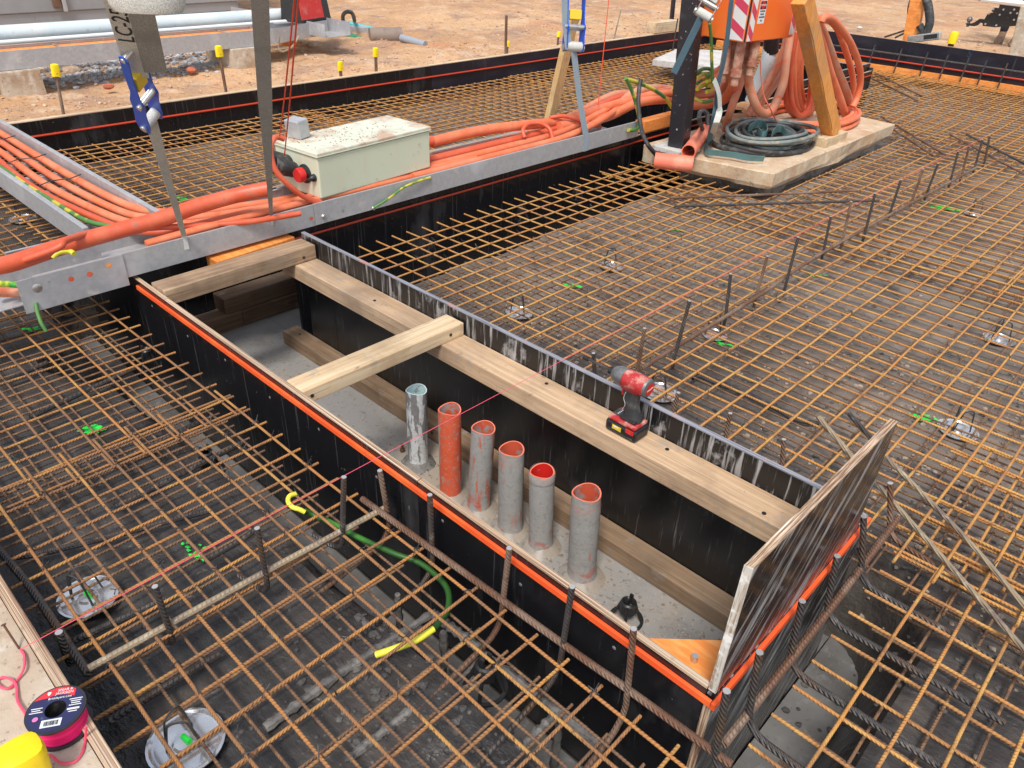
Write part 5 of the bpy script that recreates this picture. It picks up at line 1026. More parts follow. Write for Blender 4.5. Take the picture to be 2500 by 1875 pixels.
# flat coil on the pad behind the blue-grey hose
cc = zT(1430, 1205, z=.14)
for k in range(6):
    p = [V((cc.x+(.34+.035*(k % 3))*math.cos(a*math.pi/12)*.8, cc.y+(.46+.03*(k % 3))*math.sin(a*math.pi/12), .122+.034*(k//3)+.01*(k % 2)+.004*math.sin(a))) for a in range(24)]
    tag(MB().tube(p, .017, 8, closed=True).build('hose_coil', pvc), 'ring of orange hose lying coiled on the pad, %s ring laid' % ORD[k], 'hose')
# blue-grey layflat hose coil
lc = zT(1010, 1450, z=.13)
rl = random.Random(2)
t = thing('layflat_coil', 'loose coil of blue-grey layflat hose in front of the board', 'hose', V((lc.x, lc.y, PADZ)))
for k in range(13):
    R_ = .15+.012*k+rl.uniform(-.01, .01); zt_ = .120+.024*(k % 4)+rl.uniform(0, .010); ph = rl.uniform(0, 6)
    p = [V((lc.x+R_*.95*math.cos(a*math.pi/16)+.015*math.sin(a*.4+ph), lc.y+R_*1.30*math.sin(a*math.pi/16), zt_+.014*math.sin(a*math.pi/16*2+ph))) for a in range(32)]
    MB().tube(p, .0125, 8, closed=True).build('turn', flat_hose if k % 3 else black_rub, t)
for k, (pts) in enumerate(([(800, 1330), (850, 1300), (900, 1280), (960, 1300), (990, 1370), (940, 1400), (890, 1350)], [(1040, 1400), (1080, 1350), (1140, 1340), (1190, 1390), (1250, 1420), (1180, 1450)], [(760, 1420), (820, 1380), (850, 1440), (920, 1480), (1050, 1490), (1180, 1480), (1290, 1420)], [(350, 1490), (370, 1570), (480, 1590), (640, 1610), (800, 1640), (960, 1650)])):
    MB().band(smoothpath([zT(x, y, z=.20-.02*k) for x, y in pts], 5), .045 if k < 3 else .04, V((0, 0, 1)) if k < 3 else V((.6, 0, 1)), .004).build('flat_end', flat_teal, t)
cable('black hose curling up beside the post from the layflat coil', [zT(420, 1480, z=.13), zT(340, 1380, z=.15), zT(290, 1260, X=-2.5), zT(290, 1180, X=-2.52), zT(325, 1150, X=-2.52), zT(370, 1190, X=-2.5), zT(375, 1300, X=-2.48)], .014, black_rub, 'black_hose', 'hose')
cable('dark hose trailing from the coil along the pad edge', [zT(330, 1380, z=.14), zT(450, 1500, z=.12), zT(620, 1550, z=.12), zT(850, 1590, z=.12), zT(1100, 1600, z=.12), zT(1350, 1570, z=.12)], .016, black_rub, 'black_hose', 'hose')
# faded pipe offcuts
def pipe_off(label, a, b, r, th=.006):
    t = thing('pipe_offcut', label, 'pipe', (a+b)/2-V((0, 0, r))); ax = (b-a).normalized(); L = (b-a).length
    MB().lathe([(r, 0), (r, L)], a, ax, 28).build('wall', pvc_pink, t); MB().lathe([(r-th, 0), (r-th, L)], a, ax, 28).build('bore', pvc_deep, t)
    MB().lathe([(r, 0), (r-th, 0)], a, ax, 28).build('rim', pvc, t); MB().lathe([(r, L), (r-th, L)], a, ax, 28).build('rim', pvc, t)
a, b = zY(145, 655, z=.075), zY(430, 690, z=.09)
pipe_off('faded orange pipe offcut lying across the pad corner with a black hose in it', zY(150, 655, z=.09), zY(440, 685, z=.09), .050)
pipe_off('faded orange pipe offcut leaning beside the foot of the black post', zY(405, 590, z=.16), zY(530, 430, z=.17), .046)
cable('black cable dropping from the tray end into the pipe offcut', [zC(815, 505, X=-3.0), zC(805, 560, X=-2.98), zC(800, 650, X=-2.95), zC(815, 800, X=-2.88), zC(850, 900, X=-2.75), zC(915, 985, z=.10)], .014, black_rub, 'black_cable')
cable('green earth wire looping up from the tray end', [zC(735, 825, X=-2.98), zC(790, 815, X=-2.98), zC(805, 760, X=-2.98), zC(790, 680, X=-2.99), zC(760, 580, X=-3.0), zC(720, 495, X=-3.0)], .012, gy, 'earth_wire', 'wire')
cable('green earth wire arching from the tray end to the post', [zC(720, 500, X=-3.02), zC(800, 525, X=-3.02), zC(900, 570, X=-3.02), zC(970, 620, X=-3.02), zC(1010, 680, X=-3.02)], .013, gy, 'earth_wire', 'wire')
cable('green earth wire hanging beside the ratchet on the post', [zT(395, 245, X=-2.62), zT(410, 420, X=-2.62), zT(415, 620, X=-2.62), zT(425, 860, X=-2.62)], .010, gy, 'earth_wire', 'wire')
for k in range(4): cable('green and yellow wire coiled behind the post, %s turn from the bottom' % ORD[k], [zT(260, 930-60*k, X=-2.85), zT(330, 880-55*k, X=-2.85), zT(400, 870-50*k, X=-2.85), zT(420, 930-55*k, X=-2.8), zT(360, 955-55*k, X=-2.8)], .012, gy if k % 2 else yel_w, 'earth_wire', 'wire')
cable('green and yellow wire running under the bundle by the post', [zT(0, 925, X=-3.0), zT(130, 960, X=-2.95), zT(250, 1030, X=-2.85), zT(340, 1060, X=-2.8), zT(430, 1040, X=-2.75)], .012, gy, 'earth_wire', 'wire')
cable('thin pink cord hanging from the board to the hose coil', [zT(920, 620, X=-2.4), zT(930, 820, X=-2.4), zT(960, 1000, X=-2.38), zT(1020, 1120, X=-2.36), zT(1090, 1270, z=.2)], .004, pvc_pink, 'cord', 'cord')
# sandbags
for k, (x, y, s) in enumerate(((880, 1150, .09), (760, 1110, .07), (690, 1240, .08), (620, 1250, .07))):
    c = zT(x, y, z=.15); m = MB(); m.lathe([(.001, -.8), (.6, -.7), (.95, -.2), (.9, .3), (.55, .7), (.001, .8)], V((0, 0, 0)), n=14); m.v = [c+V((p.x*s*1.2, p.y*s*1.5, p.z*s*.6))+V((1, 1, .6))*.012*noise.noise(p*3+V((k, 0, 0))) for p in m.v]
    tag(m.build('sandbag', redmud), 'lumpy tan sandbag under the hoses on the pad, %s from the right' % ORD[k], 'sandbag')
# pale concrete lid behind the post
a, b, c_, d_ = zC(890, 375, z=.17), zC(1340, 430, z=.17), zC(1340, 318, z=.17), zC(1040, 310, z=.17)
m = MB().prism([V((p.x, p.y, .11)) for p in (a, b, c_, d_)], [V((p.x, p.y, .17)) for p in (a, b, c_, d_)]); tag(m.build('cover_slab', paleconc, smooth=False, bevel=.004), 'pale concrete cover slab lying on the form behind the black post', 'concrete slab')
a, b = zC(800, 720, X=-3.1), zC(1025, 665, X=-3.1); beam('orange timber lying on the trench form left of the black post', tim_or, -3.12, -3.04, a.y, b.y+.1, .135, .215)
# leaning pale stake with dark strap top
a, b = zC(240, 755, X=-3.45), zC(352, 270, X=-3.35); t = thing('timber_stake', 'pale timber stake leaning beside the right hand strap', 'stake', a); M = oriented(a, b-a, V((0, 1, 0))); rbox('stake', tim_pale, t, -.04, .04, -.02, .02, -.4, (b-a).length*1.3, .004, M)
# ================================================================== STRAPS AND RATCHETS
def ratchet(label, a, b, side, sc=1., body=blue, grip=yellow_lbl):
    ax = (b-a); L = ax.length; t = thing('ratchet', label, 'ratchet', a); M = oriented(a, ax, side)
    w = .034*sc
    for s in (-1, 1):
        K_ = 1.25
        prof = [(-.014, 0), (.016, -.004), (.024, L*.10), (.018, L*.30), (.020, L*.42), (.010, L*.55), (.013, L*.8), (.012, L*.97), (.0, L*1.0), (-.012, L*.97), (-.010, L*.7), (-.014, L*.5), (-.024, L*.42), (-.018, L*.28), (-.020, L*.10)]
        p = [M @ V((s*w, y*sc*K_, z)) for y, z in prof]; q = [M @ V((s*(w+.004*sc), y*sc*K_, z)) for y, z in prof]
        MB().prism(p, q).build('side_plate', body, t, smooth=False)
    MB().cyl(M @ V((-w-.008*sc, 0, L*.96)), M @ V((w+.008*sc, 0, L*.96)), .009*sc, 12).build('handle_bar', zinc, t)
    MB().cyl(M @ V((-w-.012*sc, 0, L*.06)), M @ V((w+.012*sc, 0, L*.06)), .013*sc, 14).build('axle', zinc, t); MB().cyl(M @ V((-w-.016*sc, -.014*sc, L*.42)), M @ V((w+.008*sc, -.014*sc, L*.42)), .010*sc, 10).build('pivot_bolt', zinc, t)
    MB().cyl(M @ V((-w, 0, L*.08)), M @ V((w, 0, L*.08)), .019*sc, 16).build('wound_strap', web_grey, t)
    MB().box(-w*.75, w*.75, -.012*sc, .010*sc, L*.55, L*.72, M).build('release_grip', grip, t, smooth=False, bevel=.004); MB().box(-w*.97, w*.97, -.004*sc, .004*sc, L*.36, L*.40, M).build('pawl_plate', zinc, t, smooth=False)
    return t
camdir = lambda p: (V((0, 0, H))-p).normalized()
# left strap: from the tray up towards the lifting gear above the photographer
sb = zA(1165, 1492, X=-3.004); stp = zA(700, -120, d=2.0)
on = lambda f: sb+(stp-sb)*f
right_im = rt
def near(fn, x, y):                                              # fraction along the strap seen at photo point
    best = None
    for i in range(1001):
        p = on(i/1000); q = fn(x, y, d=(p-V((0, 0, H))).length); dd = (p-q).length
        if best is None or dd < best[0]: best = (dd, i/1000)
    return best[1]
f1, f2 = near(zA, 935, 770), near(zA, 850, 350)
t = thing('lifting_strap', 'thin grey strap from the left ratchet down to the cable tray', 'strap', sb); MB().band([sb+V((0, 0, -.06)), on(0), on(f1*.5), on(f1)], [.020, .020, .026, .034], [V((.25, 1, 0)), V((.25, 1, 0)), V((.2, .9, .2)), rt+V((0, 0, .2))], .003).build('webbing', web_grey, t)
ratchet('blue ratchet tensioner with yellow grip on the left strap', on(f1-.01), on(f2+.02), (rt*.62+(on(f1)-V((0, 0, H))).normalized()*1.6), .82)
t = thing('lifting_strap', 'wide grey strap stencilled with black lettering rising from the left ratchet', 'strap', on(f2))
sd_ = (rt*.95+fw*.35).normalized(); MB().band([on(f2-.06), on((f2+1)/2), on(1.0), on(1.45)], .052, sd_, .004).build('webbing', web_grey, t)
sd2 = (rt*.45+fw*1.0).normalized(); offs = sd_*.026+sd2*.028
MB().band([on(f2-.03)+offs, on((f2+1)/2)+offs, on(1.0)+offs, on(1.45)+offs], .055, sd2, .004).build('folded_tail', web_dark, t)
tx = (stp-sb).normalized(); fc = camdir(on(.8)); tm = on(near(zU, 500, 340))
nrm_ = tx.cross(sd_).normalized(); nrm_ = nrm_ if nrm_.dot(fc) > 0 else -nrm_
yv = nrm_.cross(tx); tm = tm+nrm_*.0032
text('lettering', 'LC-25', .052, black_ink, t, Matrix(((tx.x, yv.x, nrm_.x, tm.x), (tx.y, yv.y, nrm_.y, tm.y), (tx.z, yv.z, nrm_.z, tm.z), (0, 0, 0, 1))), .0003)
# rounded sling loop at the very top
cL = zU(850, -110, d=1.75); t = thing('sling_loop', 'bulging grey sling loop hanging into the top edge of the picture', 'sling', cL)
def ring(r0, z0, z1, k=1.): return [cL+V((math.cos(a)*r0*fwh.x*.55+math.sin(a)*r0*rth.x, math.cos(a)*r0*fwh.y*.55+math.sin(a)*r0*rth.y, 0)) for a in [2*math.pi*i/36 for i in range(36)]]
fwh = V((fw.x, fw.y, 0)).normalized(); rth = V((rt.x, rt.y, 0)).normalized(); m = MB(); vs = []
prof_ = [(.045, -.036), (.062, -.034), (.071, -.022), (.074, .0), (.075, .04), (.074, .10), (.066, .10), (.066, .0), (.058, -.022), (.045, -.026)]
for r0, z in prof_: vs += [p+V((0, 0, z)) for p in ring(r0, 0, 0)]
m.add(vs, [(i*36+k, i*36+(k+1) % 36, i*36+36+(k+1) % 36, i*36+36+k) for i in range(len(prof_)-1) for k in range(36)]); m.build('webbing', web_grey, t)
m = MB(); m.add([p+V((0, 0, .03)) for p in ring(.045, 0, 0)], [tuple(range(36))]); m.build('inner_ply', web_silver, t, smooth=False)
for q in (-1, 1): MB().band([cL+rth*q*.055+V((0, 0, .05)), cL+rth*q*.045+V((0, 0, 1.0))], .05, rth, .005).build('leg', web_grey, t)
# second strap
b2, t2 = zA(1716, 1362, X=-3.004), zA(1640, -80, d=2.45); t = thing('lifting_strap', 'dark grey ribbed strap left of the enclosure rising out of the top of the picture', 'strap', b2)
MB().band([b2+V((0, 0, -.05)), b2, b2+(t2-b2)*.35, b2+(t2-b2)*.6, t2, b2+(t2-b2)*1.4], [.014, .014, .030, .046, .05, .05], [V((.7, .7, 0)), V((.7, .7, 0)), rt*.7+fw*.7, rt+fw*.3, rt, rt], .004).build('webbing', web_dark, t)
for k, (xa, xb, yb) in enumerate(((1870, 1770, 860), (1893, 1800, 985))):
    a, b = zA(xb, yb, X=-3.1), zA(xa, -60, d=2.2); tag(MB().tube([a, a+(b-a)*.45+V((0, 0, -.01)), b, a+(b-a)*1.4], .0028, 5).build('hanging_cord', red_cord), 'thin red cord hanging to the enclosure, %s of two' % ('left', 'right')[k], 'cord')
# right hand strap and ratchet on the tray
b3, t3 = zC(467, 955, X=-2.995), zC(388, 300, X=-3.05); t = thing('lifting_strap', 'pale blue-grey strap wrapped round the long tray at its right part', 'strap', b3)
MB().band([b3, b3+V((0, 0, .07)), b3+(t3-b3)*.5, t3], [.05, .05, .048, .05], V((0, 1, 0)), .004).build('webbing', web_silver, t)
ratchet('blue ratchet tensioner with yellow tag above the long tray', t3-V((0, 0, .02)), zC(405, -40, X=-3.1), V((.5, 1, 0)), 1.45, blue, yellow_lbl)
a = zC(360, 310, X=-3.05); t = thing('lifting_strap', 'grey-blue strap rising behind the right ratchet out of the picture', 'strap', a); MB().band([a, zC(340, 150, X=-3.08), zC(335, -60, X=-3.12), zC(330, -400, X=-3.15)], .06, V((0, 1, 0)), .004).build('webbing', web_silver, t)
a, b = zC(545, 670, X=-3.15), zC(650, -380, X=-3.25); tag(MB().tube([a, b], .0028, 5).build('hanging_cord', red_cord), 'thin red cord hanging right of the blue ratchet to the cables', 'cord')
# straps on the post
a, b = zT(300, 190, X=-2.53), zT(20, 760, X=-2.58); t = thing('post_strap', 'blue-grey strap slanting from the post ratchet down to the left', 'strap', b); MB().band([a, a+(b-a)*.5, b], .05, V((.3, 1, .3)), .003).build('webbing', web_blue, t)
a, b, c2 = zT(655, -330, X=-2.40), zT(560, 520, X=-2.42), zT(480, 880, X=-2.45); t = thing('post_strap', 'blue-grey strap hanging down the front of the power board', 'strap', c2)
MB().band(smoothpath([a, b, c2, zT(465, 1050, X=-2.46), zT(430, 1250, X=-2.46), zT(385, 1480, z=.14)], 4), .048, V((0, 1, 0)), .003).build('webbing', web_blue, t)
a = zT(480, 980, X=-2.42); t = thing('post_strap', 'twisted grey strap tail beside the black post', 'strap', a); MB().band(smoothpath([zT(440, 830, X=-2.44), zT(490, 980, X=-2.43), zT(495, 1150, X=-2.43), zT(450, 1310, X=-2.43), zT(410, 1440, z=.14)], 4), .04, [V((0, 1, 0))]*8+[V((.6, .8, 0))]*9, .003).build('webbing', web_grey, t)
ratchet('tarnished steel ratchet at the top of the black post', zT(320, 170, X=-2.52), zT(470, -90, X=-2.52), V((.7, .4, -.3)), 1.3, grey_tool, grey_tool)
# ================================================================== BACKGROUND LEFT: TRAY ON BLOCKS, PIPE, SHED
t = thing('cable_tray', 'galvanised tray on concrete blocks crossing the dirt at the upper left', 'cable tray', (-7, 3.5, .28))
bx0, bx1 = -7.12, -6.84
P1 = zV(330, 255, X=bx1); P2 = zV(660, 212, z=.275)
utray(t, 'y', .6, P1.y, bx0, bx1, .275, .405); rbox('ply_liner', tim_or, t, bx0+.01, bx1-.013, .6, P1.y-.03, .37, .38, 0)
for y in (1.5, 2.2, 2.9, 3.6): rbox('batten', tim_y2, t, bx0+.012, bx1-.015, y, y+.02, .381, .392, 0)
t2 = thing('cable_tray', 'bent end of the galvanised tray beside the red machine', 'cable tray', (-7, 5.4, .28)); Mb = Matrix.Translation((bx1, P1.y+.004, .275)) @ Matrix.Rotation(math.atan2(-(P2.x-bx1), P2.y-P1.y), 4, 'Z'); L2 = (P2.xy-V((bx1, P1.y))).length
for x0, x1, z0, z1 in ((-.003, 0, 0, .13), (-.28, -.277, 0, .13), (-.277, -.004, 0, .003)): rbox('side', galv, t2, x0, x1, 0, L2, z0, z1, 0, Mb)
for k, (fn, x, y, w) in enumerate(((zA, 110, 540, .30), (zA, 1530, 345, .34))):
    p = fn(x, y, X=-6.9); o = rough_slab('concrete_block', conc, [(-7.25, p.y-w/2), (-6.80, p.y-w/2+.03), (-6.78, p.y+w/2), (-7.25, p.y+w/2)], .04, .272, None, 5, .012, k*3); tag(o, 'crumbling concrete block under the background tray, %s of two' % ('left', 'right')[k], 'concrete block')
a, b = zU(-300, 560, X=-7.35), zU(2212, 330, X=-7.35)
o = MB().cyl(V((-7.36, -.5, .46)), V((-7.36, 4.75, .44)), .062, 18).build('water_pipe', pale_pipe); tag(o, 'long pale blue-white pipe lying behind the background tray', 'pipe')
o = MB().cyl(V((-7.24, -.5, .415)), V((-7.22, 4.9, .40)), .018, 10).build('water_pipe', white); tag(o, 'thin white pipe between the background tray and the thick pipe', 'pipe')
for k, y in enumerate((.8, 3.7)): tag(rbox('support_block', conc, None, -7.55, -7.27, y, y+.2, .06, .394, .004), 'block under the pale pipe, %s of two' % ('left', 'right')[k], 'block')
# gravel strip and stones
m = MB(); rg = random.Random(11)
for q in range(1500): x, y = rg.uniform(-8.0, -7.05) if q % 3 else rg.gauss(-7.1, .08), rg.uniform(.8, 3.9); r_ = rg.uniform(.012, .03); rocks(m, V((x, y, ground_z(x, y)+r_*.3)), r_, q)
tag(m.build('gravel', gravel, origin=V((-7.8, 3, .1)), smooth=False), 'blue-grey gravel under the background tray', None, kind='stuff')
m = MB()
for q in range(1700):
    x = XF-.1-abs(rg.gauss(0, 1.3)); y = rg.uniform(.9, 11); r_ = rg.choice([.005, .006, .006, .008, .010, .012, .020]); rocks(m, V((x, y, ground_z(x, y)+r_*.25)), r_, q)
for q in range(500):
    x, y = rg.uniform(-6, 0), YF+.1+abs(rg.gauss(0, 1.8)); r_ = rg.choice([.008, .012, .02]); rocks(m, V((x, y, ground_z(x, y)+r_*.25)), r_, q)
tag(m.build('site_stones', stone, origin=V((-6.5, 5, .1)), smooth=False), 'small stones and crumbs scattered over the dirt behind the form', None, kind='stuff')
for lb, fn, x, y, r_, mt in (('brown clod behind the left stake', zU, 1010, 900, .07, stone), ('reddish lump on the dirt right of the left ratchet', zU, 1480, 945, .055, stone_red), ('broken brick on the dirt left of the ratchet', zU, 350, 1170, .05, stone_red), ('flat brown slab of earth by the first yellow cap', zA, 455, 445, .10, stone), ('flat stone beside the first concrete block', zA, 290, 435, .06, stone), ('dark clod under the bent tray end', zV, 565, 280, .07, stone), ('white scrap on the dirt at the upper right', zD, 1165, 178, .05, paleconc), ('pale rock near the top edge right of centre', zB, 1570, 18, .09, stone)):
    p = fn(x, y, z=.13); m = MB(); rocks(m, p, r_, int(x)); o = m.build('rock', mt, smooth=False)
    s_ = o.modifiers.new('sub', 'SUBSURF'); s_.levels = s_.render_levels = 1; tag(o, lb, 'rock')
# shed
SX = -9.75
t = thing('site_shed', 'grey panelled site shed at the top left corner', 'building', (SX-1.2, 2, .05))
for a, b in ((-4, .9), (.93, 2.05), (2.08, 3.9), (3.93, 5.30)): rbox('panel', galv_dark, t, SX-2.4, SX, a, b, .30, 2.7, .01)
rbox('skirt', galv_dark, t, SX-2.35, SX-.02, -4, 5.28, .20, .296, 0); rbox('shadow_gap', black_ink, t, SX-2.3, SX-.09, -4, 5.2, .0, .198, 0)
p = zA(390, 100, X=SX+.01); rbox('rusty_seam', rebar_rust, t, SX+.001, SX+.035, p.y-.06, p.y+.02, .34, 1.4, .003); rbox('seam_cover', galv, t, SX+.001, SX+.045, p.y+.03, p.y+.07, .30, 2.7, .003)
for k, x in enumerate((905, 1025)):
    p = zA(x, 120, X=SX+.25); q = thing('shed_jack', 'small steel jack leg under the shed behind the sling, %s of two' % ('left', 'right')[k], 'jack', (p.x, p.y, .12)); MB().cyl(V((p.x, p.y, .12)), V((p.x, p.y, .44)), .025, 10).build('stem', zinc, q); rbox('foot', zinc, q, p.x-.07, p.x+.07, p.y-.09, p.y+.09, .10, .13, .003)
# second tray with red machine
p0 = zV(60, 60, z=.38); t = thing('cable_tray', 'second galvanised tray running back behind the red machine', 'cable tray', (-8.0, 5.2, .25)); a, b = zV(60, 40, z=.42), zV(640, 150, z=.42)
d = (b-a).normalized(); Mx = oriented(V((a.x, a.y, .30)), V((0, 0, 1)), d); L = (b-a).length
rbox('side_wall', galv, t, 0, L, -.003, 0, 0, .12, 0, Mx); rbox('side_wall', galv, t, 0, L, .30, .303, 0, .12, 0, Mx); rbox('base', galv, t, 0, L, .001, .299, 0, .003, 0, Mx)
MB().tube([Mx @ V((0, .08, .07)), Mx @ V((L*.5, .1, .08)), Mx @ V((L*.85, .07, .07))], .03, 8).build('conduit', pvc, t)
mc = zV(625, 140, z=.40); Mm = Matrix.Translation((mc.x-.1, mc.y+.02, .40)) @ Matrix.Rotation(rad(18), 4, 'Z')
t = thing('red_machine', 'red and black portable machine standing on the tray at the top of the picture', 'machine', Mm.translation)
m = MB(); sec = [(-.26, -.24, 0), (0, -.20, 0), (0, .22, 0), (-.26, .24, 0)]; top = [(-.22, -.20, .75), (-.10, -.16, .75), (-.10, .16, .75), (-.22, .18, .75)]
m.prism([Mm @ V(p) for p in sec], [Mm @ V(p) for p in top]).build('black_body', black_pl, t, smooth=False, bevel=.01)
m = MB(); m.prism([Mm @ V(p) for p in ((.002, -.24, .03), (.004, .10, .03), (-.002, .10, .03), (-.004, -.24, .03))], [Mm @ V(p) for p in ((-.085, -.20, .70), (-.083, .06, .70), (-.095, .06, .70), (-.095, -.20, .70))]); m.build('red_face', red_pl, t, smooth=False)
rbox('dark_window', black_ink, t, -.035, -.03, -.08, .03, .18, .5, 0, Mm @ Matrix.Rotation(-.12, 4, 'Y')); rbox('white_stripe', white, t, -.034, -.029, -.15, -.11, .14, .6, 0, Mm @ Matrix.Rotation(-.12, 4, 'Y'))
rbox('maker_plate', pvc_pink, t, -.12, -.08, .215, .222, .5, .56, 0, Mm)
# profiles and tubes on the dirt
def bar2(label, fn, a, b, w, h, mt, cat, name, z=.12):
    A, B = fn(*a, z=z), fn(*b, z=z); d = B-A; M = oriented(A, d, V((0, 0, 1))); t = thing(name, label, cat, A); rbox('profile', mt, t, -h/2, h/2, -w/2, w/2, 0, d.length, .004, M); return t
bar2('green plastic profile lying on the dirt beside the bent tray', zV, (665, 195), (850, 240), .09, .05, teal_pl, 'profile', 'plastic_profile')
bar2('grey channel lying on the dirt behind the green profile', zV, (670, 140), (880, 190), .14, .07, galv, 'channel', 'steel_channel', .14)
A, B = zV(760, 138, z=.2), zV(985, 190, z=.13); tag(MB().cyl(A, B, .025, 10).build('teal_tube', teal2), 'teal tube lying beside the grey channel', 'tube')
p = [zV(755, 130, z=.2), zV(755, 95, z=.3), zV(775, 74, z=.38), zV(805, 76, z=.38), zV(820, 100, z=.3), zV(826, 130, z=.2)]; tag(MB().tube(smoothpath(p, 4), .022, 8).build('hoop_handle', black_rub), 'black hoop handle standing behind the teal tube', 'handle')
A, B = zV(920, 222, z=.17), zV(1118, 220, z=.17); tag(MB().cyl(A, B, .085, 16).build('brown_tube', brown_pipe), 'short thick brown-grey tube lying on the dirt', 'tube')
A, B = zV(1118, 235, z=.16), zV(1265, 278, z=.13); tag(MB().cyl(A, B, .040, 12).build('grey_tube', grey_pipe), 'grey tube sticking out of the thick brown tube', 'tube')
A = zV(415, 268, z=.16); tag(rbox('timber_chock', tim_or, None, A.x-.05, A.x+.05, A.y-.09, A.y+.09, .12, .22, .004), 'small orange timber chock under the bent tray', 'timber')
cable('thin cable looping under the bent tray', [zV(360, 225, X=-6.8), zV(355, 290, X=-6.78), zV(380, 320, X=-6.75), zV(440, 290, X=-6.75), zV(480, 225, X=-6.8)], .009, rebar_pale, 'loose_cable')
# ================================================================== BACKGROUND RIGHT
# orange timber stake with black clamp
a = zS(700, 545, Y=YF+.30); a = V((a.x, a.y, .1)); b = zS(790, -40, Y=YF+.30); t = thing('orange_stake', 'orange timber prop standing behind the high dark form', 'timber', a); M = oriented(a, b-a, V((1, 0, 0))); rbox('prop', tim_or, t, -.075, .075, -.04, .04, 0, (b-a).length*1.6, .006, M)
t = thing('black_hose_clamp', 'black hose with silver clamp hanging beside the orange prop', 'hose', zS(900, 500, Y=YF+.25)); MB().tube(smoothpath([zS(890, -40, Y=YF+.25), zS(925, 120, Y=YF+.25), zS(940, 300, Y=YF+.25), zS(900, 430, Y=YF+.25), zS(860, 500, Y=YF+.25)], 5), .045, 10).build('hose', black_rub, t)
MB().tube(smoothpath([zS(700, 0, Y=YF+.34), zS(672, 120, Y=YF+.34), zS(676, 230, Y=YF+.34)], 4), .03, 8).build('hose', black_rub, t); MB().tube([zS(800, 340, Y=YF+.25), zS(850, 430, Y=YF+.25), zS(790, 500, Y=YF+.25)], .04, 8).build('strap', black_rub, t)
pc = zS(870, 500, Y=YF+.22); Mc = Matrix.Translation(pc) @ Matrix.Rotation(rad(-14), 4, 'Y'); rbox('clamp', zinc, t, -.17, .17, -.03, .03, -.045, .035, .008, Mc); rbox('clamp_slot', black_ink, t, .0, .14, -.034, -.0305, -.025, .02, .002, Mc)
for k, (p, q) in enumerate((((640, 400), (330, 500)), ((640, 425), (470, 510)))): tag(MB().cyl(zS(*p, Y=YF+.3), zS(*q, Y=YF+.3), .012, 6).build('tie_rod', rebar), 'dark rod slanting left of the orange prop, %s of two' % ('upper', 'lower')[k], 'rod')
# tow hitch of a parked vehicle
YH = 12.2
t = thing('tow_hitch', 'black steel tow hitch plate with ball at the upper right corner', 'tow hitch', V((*zS(1900, 300, Y=YH).xy, .35)))
pl = [(1890, 40), (1870, 110), (1800, 105), (1770, 150), (1800, 165), (1720, 185), (1660, 290), (1650, 350), (1820, 370), (2100, 350), (2230, 350), (2230, 40)]
f0 = [zS(x, y, Y=YH) for x, y in pl]; MB().prism(f0, [p+V((0, .05, 0)) for p in f0]).build('plate', black_pl, t, smooth=False)
tg = [(1420, 315), (1500, 318), (1545, 300), (1610, 255), (1680, 265), (1680, 330), (1620, 300), (1570, 345), (1540, 355), (1440, 345)]
f0 = [zS(x, y, Y=YH+.02) for x, y in tg]; MB().prism(f0, [p+V((0, .07, 0)) for p in f0]).build('tongue', black_pl, t, smooth=False)
p = zS(1478, 262, Y=YH+.05); m = MB(); m.lathe([(.001, .035), (.02, .03), (.034, .012), (.036, 0), (.03, -.02), (.018, -.03), (.018, -.09)], p, n=16); m.build('ball', grey_tool, t)
for x, y in ((1800, 125), (1740, 185), (1885, 200), (1935, 130), (2080, 130), (2030, 175), (2120, 180), (2078, 268), (1692, 325), (1838, 343)): q = zS(x, y, Y=YH-.001); MB().lathe([(.0005, .012), (.011, .010), (.014, 0)], q, V((0, -1, 0)), 8).build('bolt', zinc, t)
a, b = zS(1640, -10, Y=YH-.1), zS(2300, 65, Y=YH-.1); tag(MB().cyl(a, b, .035, 8).build('white_bar', white), 'white bar crossing above the tow hitch', 'bar')
f0 = [zS(x, y, Y=YH+.2) for x, y in ((1590, 10), (1900, 45), (1880, -40), (1640, -40))]; f1_ = [zS(x, y, Y=YH+.1) for x, y in ((1530, 80), (1600, 40), (1780, 45), (1560, 75))]
tag(MB().prism(f0, [p+V((0, .04, 0)) for p in f0]).build('dark_panel', clear, smooth=False), 'dark panel edge at the top right above the tow hitch', 'panel')
# concrete post at the right edge
a = zS(2285, 740, Y=YF+.55); b = zS(2410, 260, Y=YF+.55); t = thing('concrete_post', 'grey concrete post leaning at the right edge behind the high form', 'post', V((a.x, a.y, .05))); M = oriented(V((a.x, a.y, .05)), b-a, V((1, 0, 0))); rbox('post', conc, t, -.16, .2, -.08, .08, 0, (b-a).length*2, .01, M)
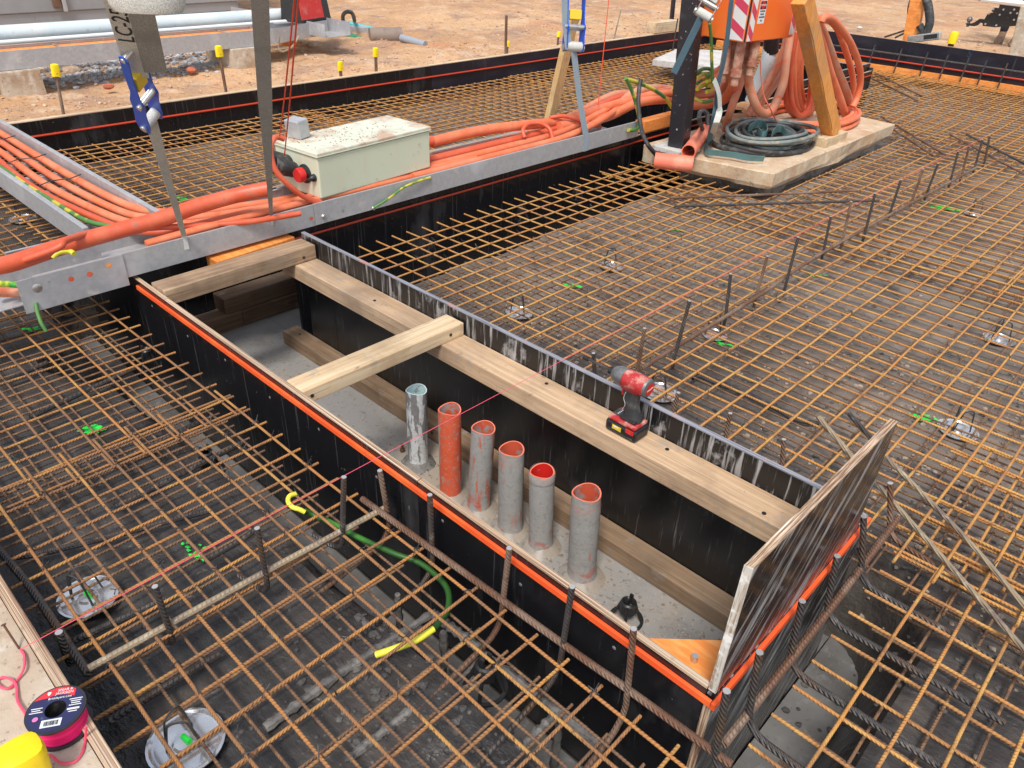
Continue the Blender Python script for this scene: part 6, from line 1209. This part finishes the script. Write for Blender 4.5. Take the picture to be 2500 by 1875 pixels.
# person standing behind the hitch: legs and boots show
fl, fr_ = zS(1880, 560, z=.12), zS(2080, 590, z=.12); hip = (fl+fr_)/2+V((0, .03, .88))
pe = thing('person', 'person in dark trousers and tan work boots standing behind the tow hitch', 'person', (fl+fr_)/2)
bm_me = bpy.data.meshes.new('body'); sk = []
def J(p, r): sk.append((V(p), r)); return len(sk)-1
W_ = (fr_-fl).normalized(); E_ = []
h0 = J(hip, .16); h1 = J(hip+V((0, 0, .22)), .15); h2 = J(hip+V((0, 0, .45)), .18); nk = J(hip+V((0, 0, .58)), .07); hd = J(hip+V((0, -.01, .68)), .095); hd2 = J(hip+V((0, 0, .80)), .085); E_ += [(h0, h1), (h1, h2), (h2, nk), (nk, hd), (hd, hd2)]
for s, foot_ in ((-1, fl), (1, fr_)):
    a = J(hip+W_*s*.10-V((0, 0, .06)), .095); b = J(V((foot_.x*.85+hip.x*.15, foot_.y*.85+hip.y*.15, .58))+V((0, -.02, 0)), .072); c3 = J(foot_+V((0, .03, .09)), .062); E_ += [(h0, a), (a, b), (b, c3)]
    sh_ = J(hip+W_*s*.19+V((0, 0, .46)), .065); el = J(hip+W_*s*.25+V((0, .02, .18)), .05); wr_ = J(hip+W_*s*.22+V((0, -.18, .05)), .038); hn = J(hip+W_*s*.20+V((0, -.27, .03)), .035); E_ += [(h2, sh_), (sh_, el), (el, wr_), (wr_, hn)]
org = (fl+fr_)/2
bm_me.from_pydata([p-org for p, r in sk], E_, []); bm_me.materials.append(trouser)
bo = bpy.data.objects.new('body', bm_me); link(bo, pe, org); mo_ = bo.modifiers.new('skin', 'SKIN')
for i, (p, r_) in enumerate(sk): bm_me.skin_vertices[0].data[i].radius = (r_, r_*.85)
bm_me.skin_vertices[0].data[0].use_root = True
su = bo.modifiers.new('sub', 'SUBSURF'); su.levels = su.render_levels = 1; mo_.use_smooth_shade = True
for s, foot_ in ((-1, fl), (1, fr_)):
    m = MB(); secs_ = [(.0, .048, .115, .075), (.03, .05, .12, .07), (.07, .046, .095, .045), (.11, .043, .055, .01), (.16, .046, .052, .0)]; vs = []
    for z, wx, wy, fy in secs_:
        for k in range(14): a = 2*math.pi*k/14; vs.append(foot_+V((wx*math.cos(a), wy*math.sin(a)-fy+.03, z-.02)))
    m.add(vs, [(i*14+k, i*14+(k+1) % 14, i*14+14+(k+1) % 14, i*14+14+k) for i in range(4) for k in range(14)]+[tuple(range(14))[::-1]]); m.build('boot', boot, pe)
